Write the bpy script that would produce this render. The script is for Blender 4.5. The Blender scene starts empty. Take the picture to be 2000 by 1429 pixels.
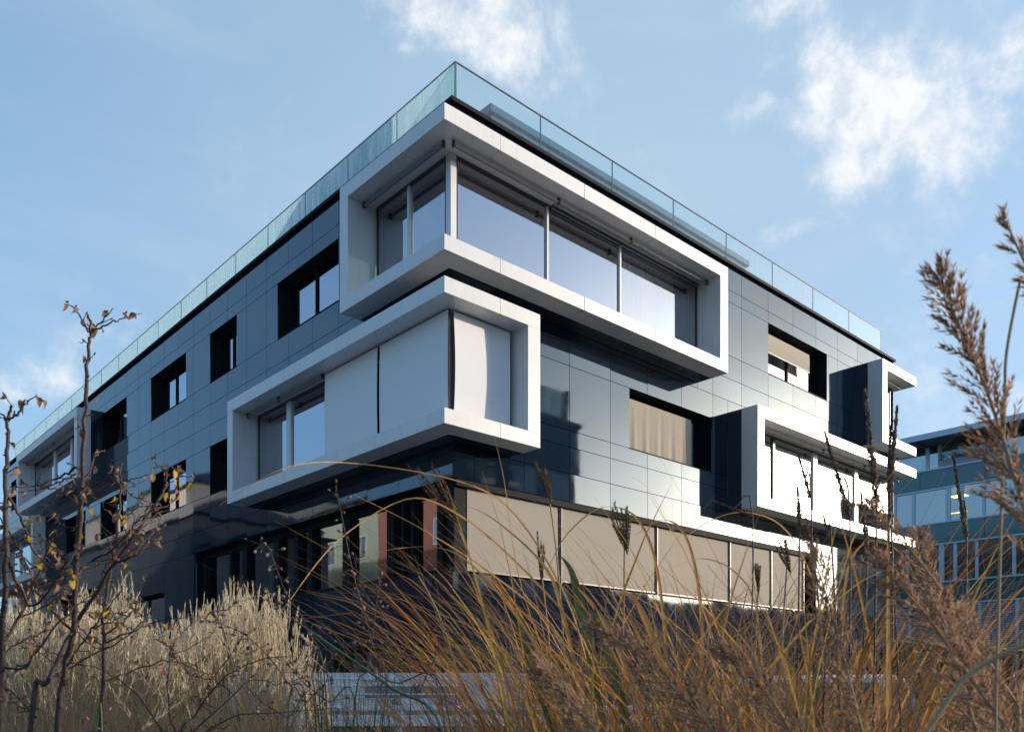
import bpy, math, random
from math import sin, cos, pi, radians, sqrt, exp
from mathutils import Vector, Matrix, Euler, noise
C = bpy.context.scene.collection
SC = bpy.context.scene
rnd = random.Random(7)

# ------------------------------------------------------------------ camera
EYE = 1.6
CX, CY, TH, F = -10.5135, -13.2922, 0.83203, 1664.03
HY = 1344.1
cam = bpy.data.cameras.new('camera')
cam.lens = F / 2000 * 36
cam.sensor_width = 36
cam.shift_y = (HY - 714.5) / 2000
cam.clip_start = 0.05
cam.clip_end = 3000
cam.dof.use_dof = True
cam.dof.focus_distance = 13.0
cam.dof.aperture_fstop = 9.0
camo = bpy.data.objects.new('camera', cam)
camo.location = (CX, CY, EYE)
camo.rotation_euler = (pi / 2, 0, TH - pi / 2)
C.objects.link(camo)
SC.camera = camo

# ------------------------------------------------------------------ light
SUN_D = Vector((0.913, -0.520, 0.196)).normalized()
elev = math.asin(SUN_D.z)
SC.view_settings.view_transform = 'Standard'
SC.view_settings.look = 'None'
SC.view_settings.exposure = 0.5
SC.view_settings.gamma = 1
SC.view_settings.use_curve_mapping = False
sl = bpy.data.lights.new('sun', 'SUN')
sl.energy = 3.5
sl.angle = radians(0.6)
sl.color = (1.0, 0.86, 0.70)
so = bpy.data.objects.new('sun', sl)
so.rotation_euler = SUN_D.to_track_quat('Z', 'Y').to_euler()
C.objects.link(so)


def N(nt, t, **k):
    n = nt.nodes.new(t)
    for a, b in k.items():
        if a.startswith('i_'):
            key = a[2:]
            key = int(key) if key.isdigit() else key.replace('_', ' ')
            n.inputs[key].default_value = b
        else:
            setattr(n, a, b)
    return n


def mth(nt, op, a, b=None, c=None, clamp=False):
    n = nt.nodes.new('ShaderNodeMath')
    n.operation = op
    n.use_clamp = clamp
    for i, x in enumerate((a, b, c)):
        if x is None:
            continue
        if isinstance(x, (int, float)):
            n.inputs[i].default_value = x
        else:
            nt.links.new(x, n.inputs[i])
    return n.outputs[0]


def mixc(nt, fac, a, b, blend='MIX'):
    n = nt.nodes.new('ShaderNodeMix')
    n.data_type = 'RGBA'
    n.blend_type = blend
    for sock, x in ((n.inputs[0], fac), (n.inputs[6], a), (n.inputs[7], b)):
        if isinstance(x, (int, float)):
            sock.default_value = x
        elif isinstance(x, tuple):
            sock.default_value = x if len(x) == 4 else (*x, 1)
        else:
            nt.links.new(x, sock)
    return n.outputs[2]


def ray(px, py):
    a = (px - 1000) / F
    h = (HY - py) / F
    return Vector((a * sin(TH) + cos(TH), -a * cos(TH) + sin(TH), h))


def at(px, py, dep):
    """the place seen at a pixel of the photograph, dep metres in front of the camera"""
    return Vector((CX, CY, EYE)) + ray(px, py) * dep


world = bpy.data.worlds.new('World')
SC.world = world
world.use_nodes = True
nt = world.node_tree
nt.nodes.clear()
sky = N(nt, 'ShaderNodeTexSky', sky_type='NISHITA', sun_disc=False)
sky.sun_elevation = elev
sky.sun_rotation = math.atan2(SUN_D.x, SUN_D.y)
sky.air_density = 1.0
sky.dust_density = 1.2
sky.ozone_density = 2.0
tc = N(nt, 'ShaderNodeTexCoord')
D = tc.outputs['Generated']
nrm = N(nt, 'ShaderNodeVectorMath', operation='NORMALIZE')
nt.links.new(D, nrm.inputs[0])
D = nrm.outputs[0]


def vdot(v):
    n = N(nt, 'ShaderNodeVectorMath', operation='DOT_PRODUCT')
    nt.links.new(D, n.inputs[0])
    n.inputs[1].default_value = v
    return n.outputs['Value']


def nz(scale, detail=6, rough=.55, vec=None, dist=0.0):
    n = N(nt, 'ShaderNodeTexNoise', i_Scale=scale, i_Detail=detail, i_Roughness=rough, i_Distortion=dist)
    nt.links.new(vec or D, n.inputs['Vector'])
    return n.outputs['Fac']


def smooth(x, lo, hi):
    n = N(nt, 'ShaderNodeMapRange', interpolation_type='SMOOTHSTEP', i_1=lo, i_2=hi)
    nt.links.new(x, n.inputs[0])
    return n.outputs[0]


# clouds: soft lobes in fixed directions of the sky, broken up by noise
def lobe(px, py, sx, sy, tilt=0):
    c = ray(px, py).normalized()
    e1 = Vector((sin(TH), -cos(TH), 0))
    e1 = (e1 - c * e1.dot(c)).normalized()
    e2 = c.cross(e1)
    if e2.z < 0:
        e2 = -e2
    r1 = e1 * cos(tilt) + e2 * sin(tilt)
    r2 = -e1 * sin(tilt) + e2 * cos(tilt)
    a = mth(nt, 'DIVIDE', vdot(r1), sx)
    b = mth(nt, 'DIVIDE', vdot(r2), sy)
    q = mth(nt, 'ADD', mth(nt, 'MULTIPLY', a, a), mth(nt, 'MULTIPLY', b, b))
    front = mth(nt, 'GREATER_THAN', vdot(c), 0.0)
    g = mth(nt, 'MULTIPLY', mth(nt, 'EXPONENT', mth(nt, 'MULTIPLY', q, -1.0)), front)
    return g


n1 = nz(8.0, 7, .62, dist=.5)
n2 = nz(22.0, 6, .68)
nn = mth(nt, 'ADD', mth(nt, 'MULTIPLY', n1, .7), mth(nt, 'MULTIPLY', n2, .3))
lobes = [(1680, 160, .075, .045, -.35, 1.25), (1765, 250, .105, .056, -.15, 1.25), (1700, 325, .070, .030, .1, 1.0), (1850, 190, .05, .03, -.3, .7), (1480, 212, .045, .018, .25, .75), (1560, 245, .05, .02, -.3, .6), (1900, 250, .05, .03, -.2, .8),
         (900, 35, .10, .036, -.3, 1.15), (985, 75, .06, .028, -.5, 1.1), (800, 90, .05, .02, .1, .45), (1620, 445, .12, .022, .12, .45), (1995, 85, .016, .022, 0, .8), (1540, 8, .05, .02, 0, .9),
         (1900, 510, .12, .028, .15, .35), (60, 760, .07, .03, .3, .42), (250, 650, .1, .03, .3, .35), (700, 330, .4, .12, .5, .22),
         (1150, 300, .25, .1, -.4, .2)]
tot = None
for (x, y, sx, sy, tl, w) in lobes:
    g = mth(nt, 'MULTIPLY', lobe(x, y, sx, sy, tl), w)
    tot = g if tot is None else mth(nt, 'MAXIMUM', tot, g)
dens = mth(nt, 'ADD', tot, mth(nt, 'MULTIPLY', mth(nt, 'SUBTRACT', nn, .5), 4.4))
dens = mth(nt, 'MULTIPLY', smooth(dens, .15, 1.35), smooth(tot, .03, .4))
# high thin veils over the whole sky, stretched by wind
mp = N(nt, 'ShaderNodeMapping')
nt.links.new(D, mp.inputs[0])
mp.inputs['Scale'].default_value = (1.0, 1.6, 4.5)
mp.inputs['Rotation'].default_value = (.2, .3, .5)
veil = smooth(nz(2.2, 5, .6, mp.outputs[0], .4), .38, .85)
sepz = N(nt, 'ShaderNodeSeparateXYZ')
nt.links.new(D, sepz.inputs[0])
Z = sepz.outputs[2]
sund = vdot(SUN_D)
ang2 = mth(nt, 'SUBTRACT', 1.0, sund)            # ~ angle^2/2
side = smooth(sund, -.2, .9)                      # sun half of the sky carries more cloud
cloud2 = mth(nt, 'MULTIPLY', smooth(nz(3.4, 6, .6, None, .35), .47, .66), smooth(sund, .35, .8))
base_sky = N(nt, 'ShaderNodeVectorMath', operation='SCALE', i_3=1.0)
nt.links.new(sky.outputs[0], base_sky.inputs[0])
SKYMUL = 0.13
skyc = mixc(nt, 1.0, sky.outputs[0], (SKYMUL * .78, SKYMUL * 1.3, SKYMUL * 1.7), 'MULTIPLY')
# pale haze towards the horizon
hz = mth(nt, 'EXPONENT', mth(nt, 'MULTIPLY', mth(nt, 'ABSOLUTE', Z), -2.4))
hazecol = mixc(nt, side, (.24, .42, .60), (.40, .49, .60))
skyc = mixc(nt, mth(nt, 'MULTIPLY', hz, .92), skyc, hazecol)
skyc = mixc(nt, mth(nt, 'MULTIPLY', veil, .42), skyc, (.45, .56, .66))
skyc = mixc(nt, mth(nt, 'MULTIPLY', lobe(1150, 400, .62, .42, .1), .82), skyc, (.335, .455, .57))
skyc = mixc(nt, mth(nt, 'MULTIPLY', cloud2, .75), skyc, (.80, .76, .73))
skyc = mixc(nt, mth(nt, 'MULTIPLY', dens, .92), skyc, mixc(nt, smooth(n2, .35, .62), (.50, .56, .63), (.70, .71, .72)))
# thin cloud lit round the sun
g1 = mth(nt, 'EXPONENT', mth(nt, 'DIVIDE', ang2, -.0035))
g2 = mth(nt, 'EXPONENT', mth(nt, 'DIVIDE', ang2, -.022))
g3 = mth(nt, 'EXPONENT', mth(nt, 'DIVIDE', ang2, -.25))
# bright low haze under the sun
zz4 = mth(nt, 'DIVIDE', Z, .215)
g4 = mth(nt, 'MULTIPLY', mth(nt, 'EXPONENT', mth(nt, 'MULTIPLY', mth(nt, 'MULTIPLY', zz4, zz4), -1.0)), smooth(sund, .80, .97))
glow = mixc(nt, 1.0, (0, 0, 0), (0, 0, 0))
for g, col in ((g1, (14, 11.5, 8.8)), (g2, (1.7, 1.36, 1.1)), (g3, (.08, .07, .06)), (g4, (8.0, 6.1, 4.6))):
    cc = N(nt, 'ShaderNodeVectorMath', operation='SCALE')
    cc.inputs[0].default_value = col
    nt.links.new(g, cc.inputs[3])
    glow = mixc(nt, 1.0, glow, cc.outputs[0], 'ADD')
skyc = mixc(nt, 1.0, skyc, glow, 'ADD')
bg = N(nt, 'ShaderNodeBackground', i_Strength=1.0)
nt.links.new(skyc, bg.inputs[0])
wo = N(nt, 'ShaderNodeOutputWorld')
nt.links.new(bg.outputs[0], wo.inputs[0])


# ------------------------------------------------------------------ materials
def mat(name, col, rough=.6, ior=1.5, metal=0, noise_amt=0, nscale=8, bump=0, bscale=60, spec=.5, transl=0, island=0, alt=None):
    m = bpy.data.materials.new(name)
    m.use_nodes = True
    t = m.node_tree
    b = t.nodes['Principled BSDF']
    b.inputs['Base Color'].default_value = (*col, 1)
    b.inputs['Roughness'].default_value = rough
    b.inputs['IOR'].default_value = ior
    b.inputs['Metallic'].default_value = metal
    b.inputs['Specular IOR Level'].default_value = spec
    src = None
    if noise_amt:
        tcn = N(t, 'ShaderNodeTexCoord')
        no = N(t, 'ShaderNodeTexNoise', i_Scale=nscale, i_Detail=6, i_Roughness=.6)
        t.links.new(tcn.outputs['Object'], no.inputs[0])
        lo = tuple(c * (1 - noise_amt) for c in col)
        hi = tuple(min(1, c * (1 + noise_amt)) for c in (alt or col))
        src = mixc(t, no.outputs[0], lo, hi)
    if island:
        g = N(t, 'ShaderNodeNewGeometry')
        r = N(t, 'ShaderNodeValToRGB')
        cols = alt if isinstance(alt, list) else [tuple(c * (1 - island) for c in col), tuple(min(1, c * (1 + island)) for c in col)]
        el = r.color_ramp.elements
        while len(el) < len(cols):
            el.new(.5)
        for i, cc in enumerate(cols):
            el[i].position = i / (len(cols) - 1)
            el[i].color = (*cc, 1)
        t.links.new(g.outputs['Random Per Island'], r.inputs[0])
        src = r.outputs[0]
    if src is not None:
        t.links.new(src, b.inputs['Base Color'])
    if bump:
        tcn = N(t, 'ShaderNodeTexCoord')
        no = N(t, 'ShaderNodeTexNoise', i_Scale=bscale, i_Detail=3)
        t.links.new(tcn.outputs['Object'], no.inputs[0])
        bp = N(t, 'ShaderNodeBump', i_Strength=bump, i_Distance=.02)
        t.links.new(no.outputs[0], bp.inputs['Height'])
        t.links.new(bp.outputs[0], b.inputs['Normal'])
    if transl:
        tr = N(t, 'ShaderNodeBsdfTranslucent')
        if src is not None:
            t.links.new(src, tr.inputs[0])
        else:
            tr.inputs[0].default_value = (*col, 1)
        mx = N(t, 'ShaderNodeMixShader', i_0=transl)
        t.links.new(b.outputs[0], mx.inputs[1])
        t.links.new(tr.outputs[0], mx.inputs[2])
        t.links.new(mx.outputs[0], t.nodes['Material Output'].inputs[0])
    return m


def panel_mat(name, col, ior, rough):
    """polished dark cladding glass: faint waviness, slight tint change from panel to panel"""
    m = mat(name, col, rough, ior)
    t = m.node_tree
    b = t.nodes['Principled BSDF']
    oi = N(t, 'ShaderNodeObjectInfo')
    b.inputs['Specular Tint'].default_value = (.74, .89, 1.0, 1)
    c = mixc(t, oi.outputs['Random'], tuple(x * .75 for x in col), tuple(x * 1.25 for x in col))
    t.links.new(c, b.inputs['Base Color'])
    g = N(t, 'ShaderNodeNewGeometry')
    # each panel tilts by a hair, and bows slightly, so reflections break at the joints
    wn = N(t, 'ShaderNodeTexWhiteNoise', noise_dimensions='1D')
    t.links.new(oi.outputs['Random'], wn.inputs['W'])
    sub = N(t, 'ShaderNodeVectorMath', operation='SUBTRACT')
    sub.inputs[1].default_value = (.5, .5, .5)
    t.links.new(wn.outputs['Color'], sub.inputs[0])
    sc = N(t, 'ShaderNodeVectorMath', operation='SCALE', i_3=.013)
    t.links.new(sub.outputs[0], sc.inputs[0])
    no = N(t, 'ShaderNodeTexNoise', i_Scale=.55, i_Detail=1.5)
    t.links.new(g.outputs['Position'], no.inputs[0])
    sub2 = N(t, 'ShaderNodeVectorMath', operation='SUBTRACT')
    sub2.inputs[1].default_value = (.5, .5, .5)
    t.links.new(no.outputs['Color'], sub2.inputs[0])
    sc2 = N(t, 'ShaderNodeVectorMath', operation='SCALE', i_3=.013)
    t.links.new(sub2.outputs[0], sc2.inputs[0])
    a1 = N(t, 'ShaderNodeVectorMath', operation='ADD')
    t.links.new(g.outputs['Normal'], a1.inputs[0])
    t.links.new(sc.outputs[0], a1.inputs[1])
    a2 = N(t, 'ShaderNodeVectorMath', operation='ADD')
    t.links.new(a1.outputs[0], a2.inputs[0])
    t.links.new(sc2.outputs[0], a2.inputs[1])
    nn_ = N(t, 'ShaderNodeVectorMath', operation='NORMALIZE')
    t.links.new(a2.outputs[0], nn_.inputs[0])
    t.links.new(nn_.outputs[0], b.inputs['Normal'])
    dn = N(t, 'ShaderNodeTexNoise', i_Scale=3.0, i_Detail=6, i_Roughness=.7)
    t.links.new(g.outputs['Position'], dn.inputs[0])
    mr = N(t, 'ShaderNodeMapRange', i_1=.4, i_2=.75, i_3=rough, i_4=rough + .05)
    t.links.new(dn.outputs[0], mr.inputs[0])
    t.links.new(mr.outputs[0], b.inputs['Roughness'])
    return m


def glass_mat(name, tint, ior, extra=0.0, dirt=0.0, dirtcol=(.6, .65, .66), wave=.004, gcol=(1, 1, 1)):
    m = bpy.data.materials.new(name)
    m.use_nodes = True
    t = m.node_tree
    t.nodes.clear()
    tr = N(t, 'ShaderNodeBsdfTransparent')
    tr.inputs[0].default_value = (*tint, 1)
    gl = N(t, 'ShaderNodeBsdfGlossy', i_Roughness=.01)
    gl.inputs[0].default_value = (*gcol, 1)
    g = N(t, 'ShaderNodeNewGeometry')
    dt = N(t, 'ShaderNodeVectorMath', operation='DOT_PRODUCT')
    t.links.new(g.outputs['Incoming'], dt.inputs[0])
    t.links.new(g.outputs['Normal'], dt.inputs[1])
    ca = mth(t, 'ABSOLUTE', dt.outputs['Value'])
    f0 = ((ior - 1) / (ior + 1)) ** 2
    sch = mth(t, 'ADD', f0, mth(t, 'MULTIPLY', mth(t, 'POWER', mth(t, 'SUBTRACT', 1.0, ca, clamp=True), 5.0), 1 - f0))
    # only the outer face of a solid pane mirrors; its far face lets the light through
    sch = mth(t, 'MULTIPLY', sch, mth(t, 'SUBTRACT', 1.0, g.outputs['Backfacing']))
    extra = mth(t, 'MULTIPLY', extra, mth(t, 'SUBTRACT', 1.0, g.outputs['Backfacing']))
    if wave:
        no = N(t, 'ShaderNodeTexNoise', i_Scale=1.1, i_Detail=1)
        t.links.new(g.outputs['Position'], no.inputs[0])
        s = N(t, 'ShaderNodeVectorMath', operation='SUBTRACT')
        s.inputs[1].default_value = (.5, .5, .5)
        t.links.new(no.outputs['Color'], s.inputs[0])
        s2 = N(t, 'ShaderNodeVectorMath', operation='SCALE', i_3=wave)
        t.links.new(s.outputs[0], s2.inputs[0])
        ad = N(t, 'ShaderNodeVectorMath', operation='ADD')
        t.links.new(g.outputs['Normal'], ad.inputs[0])
        t.links.new(s2.outputs[0], ad.inputs[1])
        t.links.new(ad.outputs[0], gl.inputs['Normal'])
    fac = mth(t, 'ADD', sch, extra, clamp=True)
    # the back faces of a solid pane do not reflect a second time
    mx = N(t, 'ShaderNodeMixShader')
    t.links.new(fac, mx.inputs[0])
    t.links.new(tr.outputs[0], mx.inputs[1])
    t.links.new(gl.outputs[0], mx.inputs[2])
    last = mx.outputs[0]
    if dirt:
        df = N(t, 'ShaderNodeBsdfDiffuse')
        df.inputs[0].default_value = (*dirtcol, 1)
        tl = N(t, 'ShaderNodeBsdfTranslucent')
        tl.inputs[0].default_value = (*dirtcol, 1)
        md = N(t, 'ShaderNodeMixShader', i_0=.5)
        t.links.new(df.outputs[0], md.inputs[1])
        t.links.new(tl.outputs[0], md.inputs[2])
        mp_ = N(t, 'ShaderNodeMapping')
        mp_.inputs['Scale'].default_value = (9, 9, .6)
        t.links.new(g.outputs['Position'], mp_.inputs[0])
        n3 = N(t, 'ShaderNodeTexNoise', i_Scale=1.4, i_Detail=7, i_Roughness=.65)
        t.links.new(mp_.outputs[0], n3.inputs[0])
        mr = N(t, 'ShaderNodeMapRange', i_1=.3, i_2=.75, i_3=dirt * .45, i_4=dirt * 1.5)
        t.links.new(n3.outputs[0], mr.inputs[0])
        m2 = N(t, 'ShaderNodeMixShader')
        t.links.new(mr.outputs[0], m2.inputs[0])
        t.links.new(last, m2.inputs[1])
        t.links.new(md.outputs[0], m2.inputs[2])
        last = m2.outputs[0]
    o = N(t, 'ShaderNodeOutputMaterial')
    t.links.new(last, o.inputs[0])
    return m


M = {}
M['panel'] = panel_mat('dark_glass_cladding', (.006, .014, .027), 1.88, .028)
M['alu'] = mat('silver_aluminium', (.63, .62, .605), .38, 1.5, .1, .10, 1.1, .02, 25)
_t = M['alu'].node_tree
_g = N(_t, 'ShaderNodeNewGeometry')
_mp = N(_t, 'ShaderNodeMapping')
_mp.inputs['Scale'].default_value = (7, 7, .7)
_t.links.new(_g.outputs['Position'], _mp.inputs[0])
_n = N(_t, 'ShaderNodeTexNoise', i_Scale=1.5, i_Detail=8, i_Roughness=.7)
_t.links.new(_mp.outputs[0], _n.inputs[0])
_r = N(_t, 'ShaderNodeMapRange', i_1=.52, i_2=.8, i_3=0.0, i_4=.55)
_t.links.new(_n.outputs[0], _r.inputs[0])
_b = _t.nodes['Principled BSDF']
_src = _b.inputs['Base Color'].links[0].from_socket
_t.links.new(mixc(_t, _r.outputs[0], _src, (.42, .40, .37)), _b.inputs['Base Color'])
M['alu_trim'] = mat('aluminium_profile', (.5, .5, .52), .35, 1.5, .6)
M['casing'] = mat('dark_casing', (.016, .02, .03), .12, 1.6)
M['black'] = mat('black_recess', (.008, .009, .011), .75, spec=.15)
M['dark'] = mat('dark_metal', (.03, .033, .038), .35)
M['roller'] = mat('roller_tube_grey', (.16, .16, .165), .4)
M['pane'] = glass_mat('coated_window_glass', (.72, .80, .78), 2.6, .24, 0, gcol=(.95, .93, 1.0))
M['pane_dark'] = glass_mat('dark_window_glass', (.55, .62, .64), 2.0, .20)
M['rail_glass'] = glass_mat('balustrade_glass', (.90, .955, .965), 1.55, .0, .07, (.60, .66, .68))
M['rail_glass_dirty'] = glass_mat('weathered_balustrade_glass', (.80, .90, .92), 1.55, .0, .62, (.50, .64, .68))
M['rail_edge'] = mat('green_glass_edge', (.05, .14, .14), .2)
M['clip'] = mat('pale_joint_seal', (.7, .74, .75), .4, transl=.3)
M['blind_white'] = mat('white_blind_fabric', (.74, .73, .73), .85, noise_amt=.04, nscale=2)
M['blind_beige'] = mat('beige_blind_fabric', (.31, .275, .225), .85, noise_amt=.10, nscale=.8, bump=.05, bscale=300)
M['curtain_white'] = mat('white_curtain', (.8, .8, .8), .8, transl=.3)
M['curtain_dark'] = mat('grey_curtain', (.12, .12, .13), .8)
M['inner'] = mat('inner_wall_paint', (.42, .42, .40), .8)
M['concrete'] = mat('roof_concrete', (.25, .25, .25), .8)
M['pent'] = mat('rooftop_panel', (.02, .095, .17), .5, 1.4, spec=.2)
M['ground'] = mat('soil', (.045, .035, .025), .9, noise_amt=.4, nscale=3)
M['paving'] = mat('grey_paving', (.30, .29, .275), .8, noise_amt=.2, nscale=2)
M['lawn'] = mat('lawn_green', (.05, .17, .035), .8, noise_amt=.45, nscale=1.5, transl=.1, bump=.6, bscale=40)


# ------------------------------------------------------------------ mesh helpers
class MB:
    def __init__(s):
        s.v = []
        s.f = []

    def box(s, x0, x1, y0, y1, z0, z1):
        x0, x1 = sorted((x0, x1)); y0, y1 = sorted((y0, y1)); z0, z1 = sorted((z0, z1))
        b = len(s.v)
        s.v += [(x0, y0, z0), (x1, y0, z0), (x1, y1, z0), (x0, y1, z0), (x0, y0, z1), (x1, y0, z1), (x1, y1, z1), (x0, y1, z1)]
        s.f += [(b, b + 3, b + 2, b + 1), (b + 4, b + 5, b + 6, b + 7), (b, b + 1, b + 5, b + 4), (b + 1, b + 2, b + 6, b + 5),
                (b + 2, b + 3, b + 7, b + 6), (b + 3, b, b + 4, b + 7)]
        return s

    def prism(s, pts, z0, z1):
        b = len(s.v); n = len(pts)
        s.v += [(x, y, z0) for x, y in pts] + [(x, y, z1) for x, y in pts]
        s.f.append(tuple(range(b + n - 1, b - 1, -1)))
        s.f.append(tuple(range(b + n, b + 2 * n)))
        for i in range(n):
            j = (i + 1) % n
            s.f.append((b + i, b + j, b + n + j, b + n + i))
        return s

    def quad(s, a, b_, c, d):
        b = len(s.v)
        s.v += [tuple(a), tuple(b_), tuple(c), tuple(d)]
        s.f.append((b, b + 1, b + 2, b + 3))

    def tri(s, a, b_, c):
        b = len(s.v)
        s.v += [tuple(a), tuple(b_), tuple(c)]
        s.f.append((b, b + 1, b + 2))

    def tube(s, pts, rads, k=6, cap=True):
        pts = [Vector(p) for p in pts]
        if isinstance(rads, (int, float)):
            rads = [rads] * len(pts)
        b = len(s.v)
        ref = Vector((0, 0, 1))
        d0 = (pts[-1] - pts[0]).normalized()
        if abs(d0.z) > .8:
            ref = Vector((1, .3, 0)).normalized()
        for i, p in enumerate(pts):
            d = (pts[min(i + 1, len(pts) - 1)] - pts[max(i - 1, 0)])
            d = d.normalized() if d.length > 1e-9 else Vector((0, 0, 1))
            e1 = d.cross(ref)
            if e1.length < 1e-5:
                e1 = d.cross(Vector((0, 1, .1)))
            e1.normalize()
            e2 = d.cross(e1)
            for j in range(k):
                a = 2 * pi * j / k
                s.v.append(tuple(p + (e1 * cos(a) + e2 * sin(a)) * rads[i]))
        for i in range(len(pts) - 1):
            for j in range(k):
                j2 = (j + 1) % k
                s.f.append((b + i * k + j, b + i * k + j2, b + (i + 1) * k + j2, b + (i + 1) * k + j))
        if cap:
            s.f.append(tuple(b + j for j in range(k - 1, -1, -1)))
            s.f.append(tuple(b + (len(pts) - 1) * k + j for j in range(k)))
        return s

    def ribbon(s, pts, widths, side, fold=0.25):
        """a grass blade: two strips folded along a midrib"""
        b = len(s.v)
        pts = [Vector(p) for p in pts]
        n = len(pts)
        for i, p in enumerate(pts):
            d = pts[min(i + 1, n - 1)] - pts[max(i - 1, 0)]
            sd = (side - d * (side.dot(d) / max(d.length_squared, 1e-9)))
            sd = sd.normalized() if sd.length > 1e-6 else Vector((1, 0, 0))
            up = d.cross(sd)
            up = up.normalized() if up.length > 1e-9 else Vector((0, 0, 1))
            w = widths[i] / 2
            s.v += [tuple(p - sd * w + up * w * fold), tuple(p), tuple(p + sd * w + up * w * fold)]
        for i in range(n - 1):
            a = b + i * 3
            s.f += [(a, a + 1, a + 4, a + 3), (a + 1, a + 2, a + 5, a + 4)]
        return s

    def mesh(s, name, m=None, smooth_=False):
        me = bpy.data.meshes.new(name)
        me.from_pydata(s.v, [], s.f)
        if m is not None:
            me.materials.append(M[m] if isinstance(m, str) else m)
        if smooth_:
            me.polygons.foreach_set('use_smooth', [True] * len(me.polygons))
        me.update()
        return me

    def build(s, name, m, parent=None, smooth_=False, loc=None, bevel=0):
        o = bpy.data.objects.new(name, s.mesh(name, m, smooth_))
        C.objects.link(o)
        if parent:
            o.parent = parent
        if loc is not None:
            o.location = loc
        if bevel:
            bv = o.modifiers.new('bevel', 'BEVEL')
            bv.width = bevel
            bv.segments = 2
            bv.limit_method = 'ANGLE'
        return o


def tag(o, label=None, cat=None, group=None, kind=None):
    if label: o['label'] = label
    if cat: o['category'] = cat
    if group: o['group'] = group
    if kind: o['kind'] = kind
    return o


def thing(name, label, cat, loc=(0, 0, 0), group=None):
    o = bpy.data.objects.new(name, None)
    o.empty_display_size = .2
    C.objects.link(o)
    o.location = loc
    return tag(o, label, cat, group)


def inst(name, me, parent, loc=(0, 0, 0), rot=None, scale=None):
    o = bpy.data.objects.new(name, me)
    C.objects.link(o)
    o.parent = parent
    o.location = loc
    if rot is not None:
        o.rotation_euler = rot
    if scale is not None:
        o.scale = (scale, scale, scale) if isinstance(scale, (int, float)) else scale
    return o


def face_box(mb, face, a0, a1, o0, o1, z0, z1):
    """box on a facade: a along it, o outwards from its cladding plane, z above the eye"""
    if face == 'R':
        mb.box(a0, a1, -o0, -o1, z0 + EYE, z1 + EYE)
    else:
        mb.box(-o0, -o1, a0, a1, z0 + EYE, z1 + EYE)
    return mb


def fb(name, m, parent, face, *a, bevel=0):
    return face_box(MB(), face, *a).build(name, m, parent, bevel=bevel)


# ------------------------------------------------------------------ ground
g = MB()
g.quad((-1200, -1200, 0), (1200, -1200, 0), (1200, 1200, 0), (-1200, 1200, 0))
tag(g.build('ground', 'ground'), kind='structure')
g = MB()
g.quad((-6, -60, .004), (45, -60, .004), (45, -1.6, .004), (-6, -1.6, .004))
g.quad((-60, -1.6, .004), (-1.6, -1.6, .004), (-1.6, 70, .004), (-60, 70, .004))
tag(g.build('paving', 'paving'), kind='structure')

# ------------------------------------------------------------------ the building
B = thing('apartment_building', 'modern building clad in dark glass panels with silver box-framed corner bays', 'building')
ZT, ZB = 11.60, -1.6
UE, VE = 19.97, 37.6
mr_, u0_ = 1.3876, 3.3409
ml_, v0_ = 1.2297, 5.5529
colsR = [0.0] + [u0_ + k * mr_ for k in range(-2, 12)] + [UE]
colsR = sorted(set(round(c, 4) for c in colsR if -0.001 <= c <= UE))
colsL = [0.0] + [round(v0_ + k * ml_, 4) for k in range(-4, 27)]
colsL = sorted(c for c in set(colsL) if 0 <= c < VE - .2) + [VE]
if colsL[1] < .3:
    del colsL[1]
rows = [ZT, 10.95, 10.62, 9.15, 8.51, 7.90, 7.25, 5.80, 5.43, 4.83, 4.19, 2.34, .9, -.4, ZB]
# openings (a0,a1,z0,z1)
winR = [(11.67, 15.14, 9.15, 10.62), (5.43, 8.86, 5.80, 7.25)]
winL = [(4.33, 7.39, 9.15, 10.62), (9.86, 11.70, 9.15, 10.62), (13.55, 16.62, 9.15, 10.62), (19.08, 22.0, 9.15, 10.62), (33.6, 36.66, 9.15, 10.62),
        (9.86, 11.70, 5.80, 7.25), (13.55, 16.62, 5.80, 7.25), (19.08, 22.1, 5.80, 7.25), (24.0, 26.9, 5.80, 7.25)]
gfR = [(-.0, 14.42, 2.34, 4.19)]
gfL = [(0, 12.75, 2.34, 4.19)]
lowL = [(2.4, 4.6, -.9, .9), (5.6, 8.0, -.9, .9), (15.4, 19.1, 1.2, 3.2), (22.8, 27.7, 1.0, 4.0)]
bayR = [(-.05, 8.205, 8.04, 10.73), (-.05, 1.52, 4.86, 7.56), (9.60, 19.63, 4.86, 7.57), (17.05, 19.63, 8.02, 10.74)]
bayL = [(-.05, 2.72, 8.04, 10.73), (-.05, 8.39, 4.86, 7.56), (21.82, 31.25, 8.03, 10.72), (28.32, VE + .9, 4.86, 7.57)]


def subtract(rect, holes):
    res = [rect]
    for h in holes:
        out = []
        for r in res:
            if h[0] >= r[1] - 1e-4 or h[1] <= r[0] + 1e-4 or h[2] >= r[3] - 1e-4 or h[3] <= r[2] + 1e-4:
                out.append(r)
                continue
            a0, a1, z0, z1 = r
            if h[0] > a0: out.append((a0, h[0], z0, z1))
            if h[1] < a1: out.append((h[1], a1, z0, z1))
            m0, m1 = max(a0, h[0]), min(a1, h[1])
            if h[2] > z0: out.append((m0, m1, z0, h[2]))
            if h[3] < z1: out.append((m0, m1, h[3], z1))
        res = out
    return [r for r in res if r[1] - r[0] > .03 and r[3] - r[2] > .03]


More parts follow.
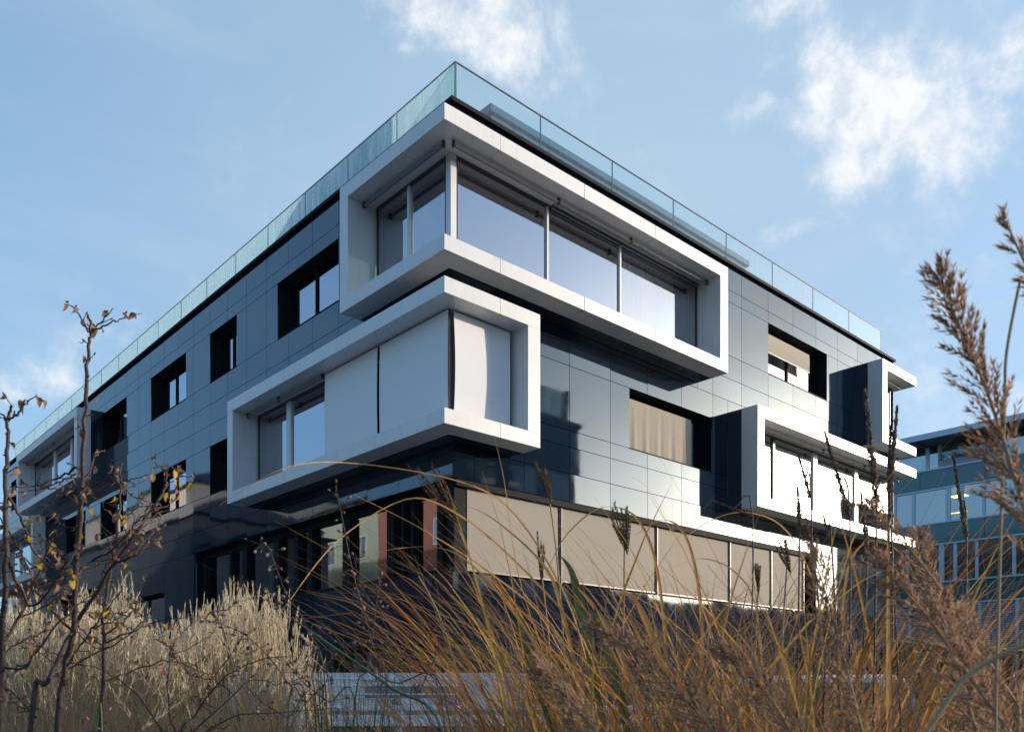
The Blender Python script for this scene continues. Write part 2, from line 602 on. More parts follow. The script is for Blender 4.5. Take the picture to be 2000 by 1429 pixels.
pcache = {}
GAP = .014
panels = []
for face, cols, holes in (('R', colsR, winR + gfR), ('L', colsL, winL + gfL + lowL)):
    bays = bayR if face == 'R' else bayL
    for i in range(len(cols) - 1):
        for j in range(len(rows) - 1):
            rr = [(cols[i], cols[i + 1], rows[j + 1], rows[j])]
            for r in subtract(rr[0], holes):
                # wholly behind a bay: nothing to see
                if any(r[0] >= b[0] - .01 and r[1] <= b[1] + .01 and r[2] >= b[2] - .01 and r[3] <= b[3] + .01 for b in bays):
                    continue
                for q in subtract(r, bays):
                    panels.append((face, q))


def size_seen(p):
    face, r = p
    a = (r[0] + r[1]) / 2
    x, y = (a, 0) if face == 'R' else (0, a)
    dep = (x - CX) * cos(TH) + (y - CY) * sin(TH)
    low = 1 if r[3] > .5 else .1
    return -(r[1] - r[0]) * (r[3] - r[2]) / dep ** 2 / (3 if face == 'L' and a > 20 else 1) * low


panels.sort(key=size_seen)
rest = MB()
for n, (face, r) in enumerate(panels):
    w, h = round(r[1] - r[0], 3), round(r[3] - r[2], 3)
    if n < 300:
        key = (face, w, h)
        if key not in pcache:
            mb = MB()
            e = GAP / 2
            if face == 'R':
                mb.box(e, w - e, 0, .03, e, h - e)
            else:
                mb.box(0, .03, e, w - e, e, h - e)
            pcache[key] = mb.mesh('panel', 'panel')
        loc = (r[0], 0, r[2] + EYE) if face == 'R' else (0, r[0], r[2] + EYE)
        inst('panel', pcache[key], B, loc)
    else:
        e = GAP / 2
        face_box(rest, face, r[0] + e, r[1] - e, -.03, 0, r[2] + e, r[3] - e)
if rest.v:
    tag(rest.build('panel', 'panel', B), kind='stuff')

# wall body behind the panels, with the openings left free
core = MB()
for face, holes, end in (('R', winR + gfR + [(-.1, 7.9, 8.3, 10.45), (-.1, 1.2, 5.13, 7.27), (9.9, 19.3, 5.15, 7.27), (17.4, 19.3, 8.3, 10.45)], 19.6),
                         ('L', winL + gfL + lowL + [(-.1, 2.4, 8.3, 10.45), (-.1, 8.1, 5.13, 7.27), (22.1, 30.95, 8.35, 10.42), (28.6, VE - .1, 5.15, 7.27)], VE - .05)):
    st = .033 if face == 'R' else .033
    for r in subtract((.57 if face == 'L' else st, end, ZB, ZT - .01), holes):
        face_box(core, face, r[0], r[1], -.57, -.034, r[2], r[3])
core.build('wall', 'black', B)
# far ends
e = MB()
e.box(UE - .35, UE, .0, 22, ZB + EYE, ZT + EYE - .02)
e.build('end_wall', 'dark', B)
e = MB()
e.box(.0, 14, VE - .0, VE + .3, ZB + EYE, ZT + EYE - .02)
e.build('end_wall', 'dark', B)
# floors, rooms
for z0, z1 in ((11.05, 11.55), (7.68, 7.98), (4.30, 4.75), (1.0, 1.3)):
    s = MB()
    s.box(.6, UE - .4, .6, 22, z0 + EYE, z1 + EYE)
    s.box(.6, 14, 22, VE - .05, z0 + EYE, z1 + EYE)
    s.build('floor_slab', 'inner', B)
s = MB()
s.box(5.2, 5.35, 5.2, 22, 0, ZT + EYE - .6)
s.box(5.2, UE - .4, 5.05, 5.2, 0, ZT + EYE - .6)
for a in (9.2, 15.9):
    s.box(a, a + .15, .6, 5.05, 0, ZT + EYE - .6)
for a in (8.9, 12.6, 18.2, 22.6, 27.9, 32.0):
    s.box(.6, 5.2, a, a + .15, 0, ZT + EYE - .6)
s.build('inner_wall', 'inner', B)

# roof edge and deck
r = MB()
r.prism([(-.09, -.09), (UE + .0, -.09), (UE, .25), (.25, .25), (.25, VE), (-.09, VE)], ZT + EYE + .003, ZT + EYE + .085)
r.build('roof_edge', 'black', B)
r = MB()
r.prism([(.26, .26), (UE, .26), (UE, 22), (14, 22), (14, VE), (.26, VE)], ZT + EYE - .04, ZT + EYE + .05)
r.build('roof', 'concrete', B)

# rooftop glass balustrade
GI, GZ0, GZ1 = .347, ZT + .05, 12.775
edges = [GI + 2.4253 * k for k in range(9)]
for a, b in zip(edges[:-1], edges[1:]):
    gp = MB().box(a + .012, b - .012, GI - .01, GI + .01, GZ0 + EYE, GZ1 + EYE).build('glass_panel', 'rail_glass', B)
    # dark butt joints and the rim of the pane
    MB().box(b - .012, b + .010, GI - .012, GI + .012, GZ0 + EYE, GZ1 + EYE).build('joint', 'rail_edge', gp)
MB().box(GI - .012, edges[-1], GI - .014, GI + .014, GZ1 + EYE + .001, GZ1 + EYE + .02).build('top_rail', 'dark', B)
edL = [GI] + [GI + 2.0681 * k for k in range(1, 19)]
edL = [x for x in edL if x < 37.3] + [37.3]
for a, b in zip(edL[:-1], edL[1:]):
    gp = MB().box(GI - .01, GI + .01, a + .012, b - .02, GZ0 + EYE, GZ1 + EYE).build('glass_panel', 'rail_glass_dirty', B)
    MB().box(GI - .02, GI + .012, b - .02, b + .014, GZ0 + EYE, GZ1 + EYE).build('joint', 'clip', gp)
MB().box(GI - .014, GI + .014, GI + .015, 37.3, GZ1 + EYE + .001, GZ1 + EYE + .02).build('top_rail', 'dark', B)
MB().box(GI - .016, GI + .016, GI - .016, GI + .009, GZ0 + EYE, GZ1 + EYE).build('corner_seal', 'rail_edge', B)

# penthouse behind the balustrade
pj = [2.31, 3.02, 4.21, 5.40, 6.70, 8.01, 9.30, 10.60, 11.72, 12.84]
pb = MB().box(2.34, 12.80, 1.53, 5.0, ZT + EYE, 13.2 + EYE).build('rooftop_room', 'dark', B)
for a, b in zip(pj[:-1], pj[1:]):
    MB().box(a + .01, b - .01, 1.5, 1.528, ZT + EYE + .06, 13.18 + EYE).build('panel', 'pent', pb)
MB().box(2.31, 2.338, 1.53, 3.2, ZT + EYE + .06, 13.18 + EYE).build('panel', 'pent', pb)
MB().box(2.22, 12.93, 1.41, 5.1, 13.2 + EYE + .002, 13.36 + EYE).build('parapet', 'pent', pb)

# ------------------------------------------------------------------ bays
D0 = .93
OB = .43     # aluminium frame reaches back this far, dark casing behind


def mesh_curtain(p0, p1, z0, z1, amp, waves, m, parent, name='curtain'):
    mb = MB()
    p0, p1 = Vector(p0), Vector(p1)
    d = p1 - p0
    n = Vector((-d.y, d.x)).normalized()
    k = waves * 8
    r2 = random.Random(int(p0.x * 100 + p0.y * 77))
    ph = [r2.uniform(-.6, .6) for _ in range(k + 1)]
    prev = None
    for i in range(k + 1):
        q = p0 + d * (i / k) + n * amp * sin(i / 8 * 2 * pi + ph[i] * .6)
        a, b = (q.x, q.y, z0 + EYE), (q.x, q.y, z1 + EYE)
        if prev:
            mb.quad(prev[0], a, b, prev[1])
        prev = (a, b)
    return mb.build(name, m, parent, smooth_=True)


def segs(a0, a1, step, first=None):
    L = [a0]
    if first is not None and first < a1 - .4:
        L.append(first)
    while L[-1] + step < a1 - .5:
        L.append(L[-1] + step)
    return L + [a1]


def bay_face(parent, face, a0, a1, z0, z1, jambs, start_seg, glass, mulls, step=2.4, first=None, tracks=True):
    """slabs, jambs, lining, glazing of one face of a bay. glass=(g0,g1); mulls=[(a0,a1,material)]"""
    TZ = .305
    SG = .010
    S = segs(start_seg, a1, step, first)
    for p, q in zip(S[:-1], S[1:]):
        q2 = q - SG if q < a1 else q
        for (zz0, zz1) in ((z1 - TZ, z1), (z0, z0 + .29)):
            fb('fascia_panel', 'alu', parent, face, p, q2, OB, D0, zz0, zz1, bevel=.006)
    # linings back to the glass
    l0 = start_seg if jambs[0] is None else a0 + .06
    l1 = a1 - .06 if jambs[1] is not None else a1
    fb('lining', 'alu', parent, face, l0, l1, .18, OB - .001, z1 - TZ, z1 - .06)
    fb('lining', 'alu', parent, face, l0, l1, .18, OB - .001, z0 + .06, z0 + .29)
    for j in jambs:
        if j:
            fb('jamb', 'alu', parent, face, j[0], j[1], OB, D0, z0 + .29, z1 - TZ, bevel=.004)
            ins = .06
            jj = (j[0] + ins, j[1]) if abs(j[0] - a0) < .01 else (j[0], j[1] - ins)
            fb('lining', 'alu', parent, face, jj[0], jj[1], .18, OB - .001, z0 + .29, z1 - TZ)
    # dark casing between frame and wall
    for (zz0, zz1) in ((z1 - .058, z1 - .004), (z0 + .004, z0 + .058)):
        fb('casing', 'casing', parent, face, start_seg if jambs[0] is None else a0 + .004, a1 - .004, .0, OB - .002, zz0, zz1)
    for j in jambs:
        if j:
            if abs(j[0] - a0) < .01:
                fb('casing', 'casing', parent, face, a0 + .004, a0 + .056, .0, OB - .002, z0 + .059, z1 - .059)
            else:
                fb('casing', 'casing', parent, face, a1 - .056, a1 - .004, .0, OB - .002, z0 + .059, z1 - .059)
    # glazing
    gz0, gz1 = z0 + .292, z1 - TZ - .002
    g0, g1 = glass
    fr = MB()
    face_box(fr, face, g0, g1, .16, .24, gz1 - .07, gz1)
    face_box(fr, face, g0, g1, .16, .24, gz0, gz0 + .05)
    face_box(fr, face, g0, g0 + .04, .16, .24, gz0 + .05, gz1 - .07)
    face_box(fr, face, g1 - .04, g1, .16, .24, gz0 + .05, gz1 - .07)
    win = fr.build('window', 'dark', parent)
    cur = g0 + .04
    for (m0, m1, mm) in mulls + [(g1 - .04, g1, None)]:
        fb('pane', 'pane', win, face, cur, m0, .205, .22, gz0 + .05, gz1 - .07)
        if mm:
            fb('mullion', mm, win, face, m0, m1, .15, .27, gz0 + .051, gz1 - .071)
        cur = m1
    if tracks:
        for k in range(2):
            fb('track', 'alu_trim' if k % 2 else 'dark', win, face, g0, g1, .25 + k * .045, .275 + k * .045, gz1 - .055 + k * .012, gz1 - .002)
    return win


def roller(parent, face, segl, z, o=.55, r=.036):
    for a0, a1 in segl:
        mb = MB()
        P = (lambda a: (a, -o, z + EYE)) if face == 'R' else (lambda a: (-o, a, z + EYE))
        mb.tube([P(a0 + .02), P(a1 - .02)], r, 12)
        rl = mb.build('roller_tube', 'roller', parent, smooth_=False)
        for a in (a0, a1):
            b2 = MB()
            face_box(b2, face, a - .014, a + .014, o - .03, o + .04, z - .045, z + .075)
            b2.build('bracket', 'dark', rl)


def blind(parent, face, a0, a1, o, z0, z1, m, bulge=.03, bar=True, taper=0, nx=8):
    mb = MB()
    nz_ = 8
    P = (lambda a, oo, z: (a, -oo, z + EYE)) if face == 'R' else (lambda a, oo, z: (-oo, a, z + EYE))
    for i in range(nx):
        for j in range(nz_):
            q = []
            for di, dj in ((0, 0), (1, 0), (1, 1), (0, 1)):
                s_, t_ = (i + di) / nx, (j + dj) / nz_
                aa = a0 + (a1 - a0) * s_
                mid = (s_ - .5)
                aa += -mid * 2 * taper * sin(pi * t_)
                q.append(P(aa, o + bulge * sin(pi * t_) * (1 - .5 * abs(mid)), z0 + (z1 - z0) * t_))
            mb.quad(*q)
    b_ = mb.build('blind', m, parent, smooth_=True)
    if bar:
        fb('bottom_bar', 'roller', b_, face, a0, a1, o - .012, o + .015, z0 - .03, z0)
    return b_


def corner_slab(parent, z0, z1, ra, la):
    mb = MB()
    d, o = -D0, -OB
    mb.prism([(d, d), (ra, d), (ra, o), (o, o), (o, la), (d, la)], z0 + EYE, z1 + EYE)
    return mb.build('fascia_panel', 'alu', parent, bevel=.006)


def bay(label, name='bay_window'):
    # the bay's own body is its room-side floor plate; everything else hangs on it
    return name, label


# upper corner bay
mb = MB()
mb.box(-.42, 7.9, -.42, .45, 8.12 + EYE, 8.28 + EYE)
mb.box(-.42, .45, .45, 2.4, 8.12 + EYE, 8.28 + EYE)
U = mb.build('bay_window', 'inner', B)
U['label'] = 'long upper corner bay with bare glass'
for z in ((8.04, 8.33), (10.73 - .305, 10.73)):
    corner_slab(U, z[0], z[1], .435, .435)
for z in ((8.10, 8.33), (10.73 - .305, 10.67)):   # lining corner pieces
    MB().prism([(-OB + .001, -OB + .001), (.44, -OB + .001), (.44, -.18), (-.18, -.18), (-.18, .44), (-OB + .001, .44)], z[0] + EYE, z[1] + EYE).build('lining', 'alu', U)
for z in ((8.045, 8.098), (10.672, 10.725)):
    MB().prism([(-OB + .002, -OB + .002), (.44, -OB + .002), (.44, 0), (0, 0), (0, .44), (-OB + .002, .44)], z[0] + EYE, z[1] + EYE).build('casing', 'casing', U)
w = bay_face(U, 'R', -.93, 8.205, 8.04, 10.73, [None, (7.865, 8.205)], .44, (-.10, 7.84), [(2.37, 2.42, 'alu'), (4.76, 4.81, 'alu')], tracks=False)
for k in range(3):
    fb('track', ('alu_trim', 'dark')[k % 2], w, 'R', 2.5, 7.8, .25 + k * .05, .28 + k * .05, 10.36 + k * .012, 10.42)
w2 = bay_face(U, 'L', -.93, 2.72, 8.04, 10.73, [None, (2.40, 2.72)], .44, (-.10, 2.35), [(1.10, 1.17, 'alu')], tracks=False)
MB().box(-.25, -.10, -.25, -.10, 8.33 + EYE, 10.42 + EYE).build('corner_post', 'alu', U, bevel=.01)
roller(U, 'R', [(-.42, 2.42), (2.44, 4.80), (4.82, 7.80)], 10.34)
roller(U, 'L', [(-.42, 2.34)], 10.34)
mesh_curtain((4.9, .0), (7.1, .0), 8.3, 10.35, .06, 13, 'curtain_white', U)
mesh_curtain((7.15, .1), (7.75, .1), 8.3, 10.25, .05, 5, 'curtain_dark', U)

# lower corner bay
mb = MB()
mb.box(-.42, 1.2, -.42, .45, 4.94 + EYE, 5.10 + EYE)
mb.box(-.42, .45, .45, 8.1, 4.94 + EYE, 5.10 + EYE)
Lo = mb.build('bay_window', 'inner', B)
Lo['label'] = 'corner bay below it with white blinds lowered'
for z in ((4.86, 5.15), (7.56 - .305, 7.56)):
    corner_slab(Lo, z[0], z[1], .435, .435)
for z in ((4.92, 5.15), (7.56 - .305, 7.50)):
    MB().prism([(-OB + .001, -OB + .001), (.44, -OB + .001), (.44, -.18), (-.18, -.18), (-.18, .44), (-OB + .001, .44)], z[0] + EYE, z[1] + EYE).build('lining', 'alu', Lo)
for z in ((4.865, 4.918), (7.502, 7.555)):
    MB().prism([(-OB + .002, -OB + .002), (.44, -OB + .002), (.44, 0), (0, 0), (0, .44), (-OB + .002, .44)], z[0] + EYE, z[1] + EYE).build('casing', 'casing', Lo)
bay_face(Lo, 'R', -.93, 1.52, 4.86, 7.56, [None, (1.18, 1.52)], .44, (-.10, 1.16), [], tracks=False)
bay_face(Lo, 'L', -.93, 8.39, 4.86, 7.56, [None, (8.07, 8.39)], .44, (-.10, 8.03), [(1.86, 1.96, 'dark'), (4.05, 4.15, 'dark'), (6.17, 6.39, 'alu')], tracks=False)
MB().box(-.26, -.10, -.26, -.10, 5.15 + EYE, 7.25 + EYE).build('corner_post', 'alu_trim', Lo, bevel=.01)
MB().tube([(-.44, -.44, 5.15 + EYE), (-.44, -.44, 7.25 + EYE)], .018, 8).build('guide_rail', 'dark', Lo)
blind(Lo, 'R', -.355, 1.10, .48, 5.17, 7.22, 'blind_white', .035, taper=.02)
blind(Lo, 'L', -.475, 1.86, .48, 5.17, 7.22, 'blind_white', .02)
blind(Lo, 'L', 1.95, 4.12, .48, 5.17, 7.22, 'blind_white', .02)
roller(Lo, 'L', [(4.15, 6.28), (6.30, 8.0)], 7.17, .52)
mesh_curtain((.15, 4.7), (.15, 5.2), 5.1, 7.1, .04, 4, 'curtain_white', Lo)

# right lower bay
mb = MB()
mb.box(9.9, 19.2, -.15, .45, 4.94 + EYE, 5.10 + EYE)
Rl = mb.build('bay_window', 'inner', B)
Rl['label'] = 'right bay with sun glare on its panes'
bay_face(Rl, 'R', 9.60, 19.63, 4.86, 7.57, [(9.60, 9.93), None], 9.60, (9.93, 19.2), [(11.48, 11.58, 'dark'), (13.79, 14.02, 'alu'), (16.49, 16.70, 'alu')], first=11.9)
MB().box(19.16, 19.30, .10, .24, 5.15 + EYE, 7.26 + EYE).build('corner_post', 'alu', Rl)
roller(Rl, 'R', [(9.95, 13.9), (13.92, 16.6), (16.62, 19.1)], 7.18, .52)
mesh_curtain((11.6, .5), (13.6, .5), 5.1, 7.1, .05, 12, 'curtain_white', Rl)

# right upper bay
mb = MB()
mb.box(17.4, 19.2, -.15, .45, 8.12 + EYE, 8.28 + EYE)
Ru = mb.build('bay_window', 'inner', B)
Ru['label'] = 'small top bay at the right end open at its side'
bay_face(Ru, 'R', 17.05, 19.63, 8.02, 10.74, [(17.05, 17.38), None], 17.05, (17.38, 19.2), [], first=18.4)
roller(Ru, 'R', [(17.4, 19.1)], 10.34)

# far left bays
for (a0, a1, z0, z1, mulls, lab) in ((21.82, 31.25, 8.03, 10.72, [(23.4, 23.46, 'dark'), (24.9, 25.15, 'alu'), (27.4, 27.65, 'alu')], 'distant upper bay on the left facade'),
                                     (28.32, VE + .9, 4.86, 7.57, [(30.9, 31.1, 'alu'), (33.5, 33.7, 'alu')], 'distant lower bay at the left end')):
    mb = MB()
    mb.box(-.15, .45, a0 + .3, a1 - .3 if a1 < VE else VE - .1, z0 + .09 + EYE, z0 + .25 + EYE)
    fbay = mb.build('bay_window', 'inner', B)
    fbay['label'] = lab
    bay_face(fbay, 'L', a0, a1, z0, z1, [(a0, a0 + .33), (a1 - .33, a1)], a0, (a0 + .33, a1 - .33), mulls)
    roller(fbay, 'L', [(a0 + .4, a0 + 4.6), (a0 + 4.65, a1 - .4)], z1 - .38)
    mesh_curtain((.5, a0 + 2.2), (.5, a0 + 4.4), z0 + .3, z1 - .4, .05, 8, 'curtain_white', fbay)


# ------------------------------------------------------------------ windows in the flat wall
def window(face, a0, a1, z0, z1, mull, seed=0):
    fr = MB()
    t = .05
    face_box(fr, face, a0, a1, -.36, -.30, z1 - t, z1)
    face_box(fr, face, a0, a1, -.36, -.30, z0, z0 + t)
    face_box(fr, face, a0, a0 + t, -.36, -.30, z0 + t, z1 - t)
    face_box(fr, face, a1 - t, a1, -.36, -.30, z0 + t, z1 - t)
    if mull:
        face_box(fr, face, mull, mull + .06, -.36, -.28, z0 + t, z1 - t)
    # sheet-metal reveal and sill
    w_ = fr.build('window', 'black', B)
    fb('sill', 'black', w_, face, a0 - .0, a1 + .0, -.28, .012, z0 - .012, z0 + .012)
    ps = [(a0 + t, mull), (mull + .06, a1 - t)] if mull else [(a0 + t, a1 - t)]
    for p, q in ps:
        fb('pane', 'pane', w_, face, p, q, -.34, -.325, z0 + t, z1 - t)
    P = (lambda a: (a, .72)) if face == 'R' else (lambda a: (.72, a))
    mesh_curtain(P(a0 + (a1 - a0) * .35), P(a1 - .1), z0, z1 - .05, .05, int((a1 - a0) * 3), 'curtain_dark', w_)
    return w_


for i, (a0, a1, z0, z1) in enumerate(winL):
    window('L', a0, a1, z0, z1, a0 + (a1 - a0) * (.5 if a1 - a0 > 2 else .45), i)
w_ = window('R', *winR[0], 13.2)
blind(w_, 'R', 11.72, 14.25, -.12, 9.86, 10.40, 'blind_beige', .02)
mesh_curtain((11.8, .66), (14.2, .66), 9.2, 10.5, .04, 12, 'curtain_white', w_)
w_ = window('R', *winR[1], 7.0)
bl = blind(w_, 'R', 5.45, 8.05, -.10, 5.83, 7.05, 'blind_beige', .0, taper=.0, nx=60)
# soft folds of the hanging cloth
for v_ in bl.data.vertices:
    v_.co.y += .009 * (sin(v_.co.x * 15) + .5 * sin(v_.co.x * 27 + 1)) * max(0, 1 - (v_.co.z - 7.43) / 1.35)

# ground-floor glazing, left facade
pieces = [(.05, 'dark'), (.65, 'dark'), (1.67, 'dark'), (2.50, 'dark'), (4.35, 'dark'), (6.08, 'dark'), (6.80, 'dark'), (7.88, 'dark'), (10.2, 'dark'), (12.6, 'dark')]
fr = MB()
face_box(fr, 'L', .12, 12.75, -.40, -.28, 4.03, 4.19)
face_box(fr, 'L', .12, 12.75, -.40, -.02, 2.34, 2.42)
GW = fr.build('window', 'black', B)
mull = [(.12, .30), (.62, .80), (1.62, 1.74), (1.99, 2.08), (2.37, 2.64), (4.18, 4.52), (5.99, 6.16), (6.70, 6.91), (7.75, 8.02), (9.69, 10.0), (10.7, 10.85), (12.5, 12.75)]
for i, (a, b) in enumerate(mull):
    fb('mullion', 'black', GW, 'L', a, b, -.42, -.22, 2.421, 4.029)
for (a, b), (c, d_) in zip(mull[:-1], mull[1:]):
    fb('pane', 'pane_dark', GW, 'L', b, c, -.37, -.35, 2.421, 4.029)
blind(GW, 'L', .82, 1.60, -.45, 3.35, 4.0, 'blind_beige', 0)
blind(GW, 'L', 2.10, 2.35, -.45, 3.1, 4.0, 'blind_beige', 0)
mesh_curtain((.9, 6.2), (.9, 6.7), 2.4, 4.0, .03, 4, 'curtain_white', GW)
for (a0, a1, z0, z1) in lowL:
    w_ = window('L', a0, a1, z0, z1, a0 + (a1 - a0) * .6)

# ground-floor glazing and blinds, right facade
fr = MB()
face_box(fr, 'R', .12, 14.42, -.30, -.02, 4.06, 4.19)
face_box(fr, 'R', .12, 14.42, -.40, -.02, 2.28, 2.33)
GR = fr.build('window', 'black', B)
bs = [(.45, 3.08), (3.22, 6.52), (6.66, 9.75), (9.90, 11.9), (12.02, 13.75)]
fb('mullion', 'black', GR, 'R', .12, .42, -.34, -.10, 2.34, 4.058)
for (a, b) in bs:
    blind(GR, 'R', a, b, -.10, 2.42, 4.055, 'blind_beige', .006)
    fb('mullion', 'black', GR, 'R', b + .015, b + .075, -.30, -.08, 2.331, 4.058)
    fb('mullion', 'roller', GR, 'R', b + .078, b + .105, -.12, -.07, 2.331, 4.058)
fb('pane', 'pane_dark', GR, 'R', .42, 14.3, -.38, -.36, 2.34, 4.058)

# ------------------------------------------------------------------ neighbours
M['teal'] = mat('teal_glass_band', (.028, .115, .12), .12, 1.6)
M['bluegrey'] = mat('pale_blue_metal', (.45, .54, .64), .4)
M['soffit'] = mat('soffit_boards', (.20, .23, .26), .6)
M['lamp'] = bpy.data.materials.new('lit_lamp')
M['lamp'].use_nodes = True
_b = M['lamp'].node_tree.nodes['Principled BSDF']
_b.inputs['Emission Color'].default_value = (1, .78, .18, 1)
_b.inputs['Emission Strength'].default_value = 5
M['room_dark'] = mat('office_interior', (.08, .09, .08), .8)
M['curtain_blue'] = mat('blue_grey_curtain', (.20, .42, .44), .8)
M['hedge'] = mat('hedge_leaves', (.02, .045, .015), .6, island=.5, alt=[(.008, .02, .008), (.03, .06, .015), (.06, .08, .02)])

TB = thing('office_building', 'teal banded office building with pale metal window frames behind on the right', 'building', (40, 8, 0))
TX = 40.0
TV0, TV1 = -6.0, 16.0


def tbx(name, m, parent, x0, x1, y0, y1, z0, z1, bevel=0):
    return MB().box(x0 - 40, x1 - 40, y0 - 8, y1 - 8, z0 + EYE, z1 + EYE).build(name, m, parent, bevel=bevel)


body = MB()
for zz in (-1.6, 4.7, 8.2, 11.3):
    body.box(.35, 12, TV0 - 8, TV1 - 8, zz + EYE, zz + .25 + EYE)
body.box(4.5, 4.7, TV0 - 8, TV1 - 8, 0, 14.2 + EYE)
body.build('wall', 'room_dark', TB)
jn = [-6, -1.5, 1.2, 3.75, 7.2, 10.6, 13.3, 16]
for (z0, z1) in ((11.4, 12.45), (8.25, 9.36), (4.83, 6.0)):
    for a, b in zip(jn[:-1], jn[1:]):
        tbx('band_panel', 'teal', TB, TX, TX + .3, a + .01, b - .01, z0, z1)
    tbx('sill', 'bluegrey', TB, TX - .06, TX + .35, TV0, TV1, z1 + .002, z1 + .09)
    tbx('sill', 'bluegrey', TB, TX - .04, TX + .35, TV0, TV1, z0 - .09, z0 - .002)
for (z0, z1, off, cur) in ((9.45, 11.31, 0, False), (6.09, 8.16, .35, True), (-1.6, 4.74, .2, False)):
    yy = [(8.58, 8.76), (7.5, 7.66), (5.54, 5.8), (4.85, 5.03), (3.74, 3.89), (1.88, 2.04), (-.2, 0), (-2.6, -2.4), (10.2, 10.4), (12.4, 12.6), (-6, -5.8), (15.8, 16)]
    yy = sorted((a + off, b + off) for a, b in yy)
    prev = None
    for a, b in yy:
        tbx('mullion', 'bluegrey', TB, TX - .01, TX + .12, a, b, z0 + .001, z1 - .001)
        if prev is not None:
            wd = tbx('window', 'pane_dark', TB, TX + .06, TX + .08, prev, a, z0 + .001, z1 - .001)
            if cur:
                mb = MB()
                n_ = 24
                for i in range(n_):
                    y0 = prev + (a - prev) * i / n_ - 8
                    y1 = prev + (a - prev) * (i + 1) / n_ - 8
                    x0 = .35 + .05 * (i % 2); x1 = .35 + .05 * ((i + 1) % 2)
                    mb.quad((x0, y0, z0 + EYE), (x1, y1, z0 + EYE), (x1, y1, z1 + EYE), (x0, y0, z1 + EYE))
                mb.build('curtain', 'curtain_blue', wd)
            if z1 < 5:
                for k in range(26):
                    zz = 4.6 - k * .11
                    mb = MB()
                    mb.quad((-.02, prev - 8, zz + EYE), (-.02, a - 8, zz + EYE), (.05, a - 8, zz + .05 + EYE), (.05, prev - 8, zz + .05 + EYE))
                    if k == 0:
                        LV = MB()
                    LV.v += []
                    b0 = len(LV.v)
                    LV.v += mb.v
                    LV.f += [tuple(b0 + q for q in fc) for fc in mb.f]
                LV.build('louvre', 'bluegrey', wd)
        prev = b
# partition screens and a lit ceiling lamp inside the office
tbx('partition', 'curtain_blue', TB, TX + 1.2, TX + 1.25, 5.95, 7.3, 9.45, 11.2)
tbx('partition', 'curtain_blue', TB, TX + 1.6, TX + 1.65, 4.2, 4.5, 9.45, 11.2)
lt = MB()
lt.box(.9, 1.5, 5.1 - 8, 5.9 - 8, 10.98 + EYE, 11.02 + EYE)
lt.box(.9, 1.0, 5.0 - 8, 6.0 - 8, 10.0 + EYE, 10.04 + EYE)
lt.build('ceiling_lamp', 'lamp', TB)
# recessed top floor under the projecting roof
yy = [(3.6, 3.78), (6.55, 6.75), (7.25, 7.45), (10.5, 10.7), (-.5, -.3), (-6, -5.9), (15.9, 16)]
yy.sort()
prev = None
for a, b in yy:
    tbx('mullion', 'bluegrey', TB, TX + 1.4, TX + 1.55, a, b, 12.5, 14.2)
    if prev is not None:
        tbx('window', 'pane_dark', TB, TX + 1.45, TX + 1.47, prev, a, 12.5, 14.2)
        tbx('blind', 'curtain_blue', TB, TX + 1.75, TX + 1.77, prev, a, 12.5, 14.15)
    prev = b
rf = tbx('roof', 'soffit', TB, TX - .2, TX + 12, TV0, 9.6, 14.25, 14.42)
tbx('fascia', 'bluegrey', rf, TX - .28, TX - .202, TV0, 9.65, 14.23, 14.56)
for a in (-3.2, 1.9, 7.3):
    tbx('roof_beam', 'dark', rf, TX - .19, TX + 1.5, a, a + .08, 14.16, 14.248)
# planter and hedge on its terrace
HG = thing('planter_hedge', 'clipped dark green hedge in a grey trough on the teal building terrace', 'hedge', (TX + .5, 4.8, 12.55 + EYE))
MB().box(-.25, .25, -1.5, 1.5, 0, .42).build('planter', 'concrete', HG)
hb = MB()
r3 = random.Random(3)
for _ in range(5200):
    x, y, z = r3.uniform(-.32, .32), r3.uniform(-1.55, 1.5), r3.uniform(.35, 1.25 + .12 * noise.noise(Vector((0, r3.random() * 3, 1))))
    z += .1 * sin(y * 5)
    d = Vector((r3.gauss(0, 1), r3.gauss(0, 1), r3.gauss(.4, 1))).normalized() * r3.uniform(.03, .08)
    s_ = Vector((r3.gauss(0, 1), r3.gauss(0, 1), r3.gauss(0, 1))).normalized() * .022
    p = Vector((x, y, z))
    hb.quad(p, p + s_, p + d, p - s_)
hb.build('foliage', 'hedge', HG)

# raised lawn bank in front of the teal building
lb = MB()
x0, x1 = 20.5, 39.0
prof = [(-12, 1.2), (-6, 2.6), (0.5, 3.35), (2.6, 3.45), (4.0, 1.6), (6.0, 0.006)]
nx = 40
rr_ = random.Random(5)
for i in range(len(prof) - 1):
    for k in range(nx):
        xa, xb = x0 + (x1 - x0) * k / nx, x0 + (x1 - x0) * (k + 1) / nx
        lb.quad((xa, prof[i][0], prof[i][1]), (xb, prof[i][0], prof[i][1]), (xb, prof[i + 1][0], prof[i + 1][1]), (xa, prof[i + 1][0], prof[i + 1][1]))
lb.box(x0 - .15, x0, -12, 6, 0, 1.2)
tag(lb.build('lawn_bank', 'lawn'), kind='structure')
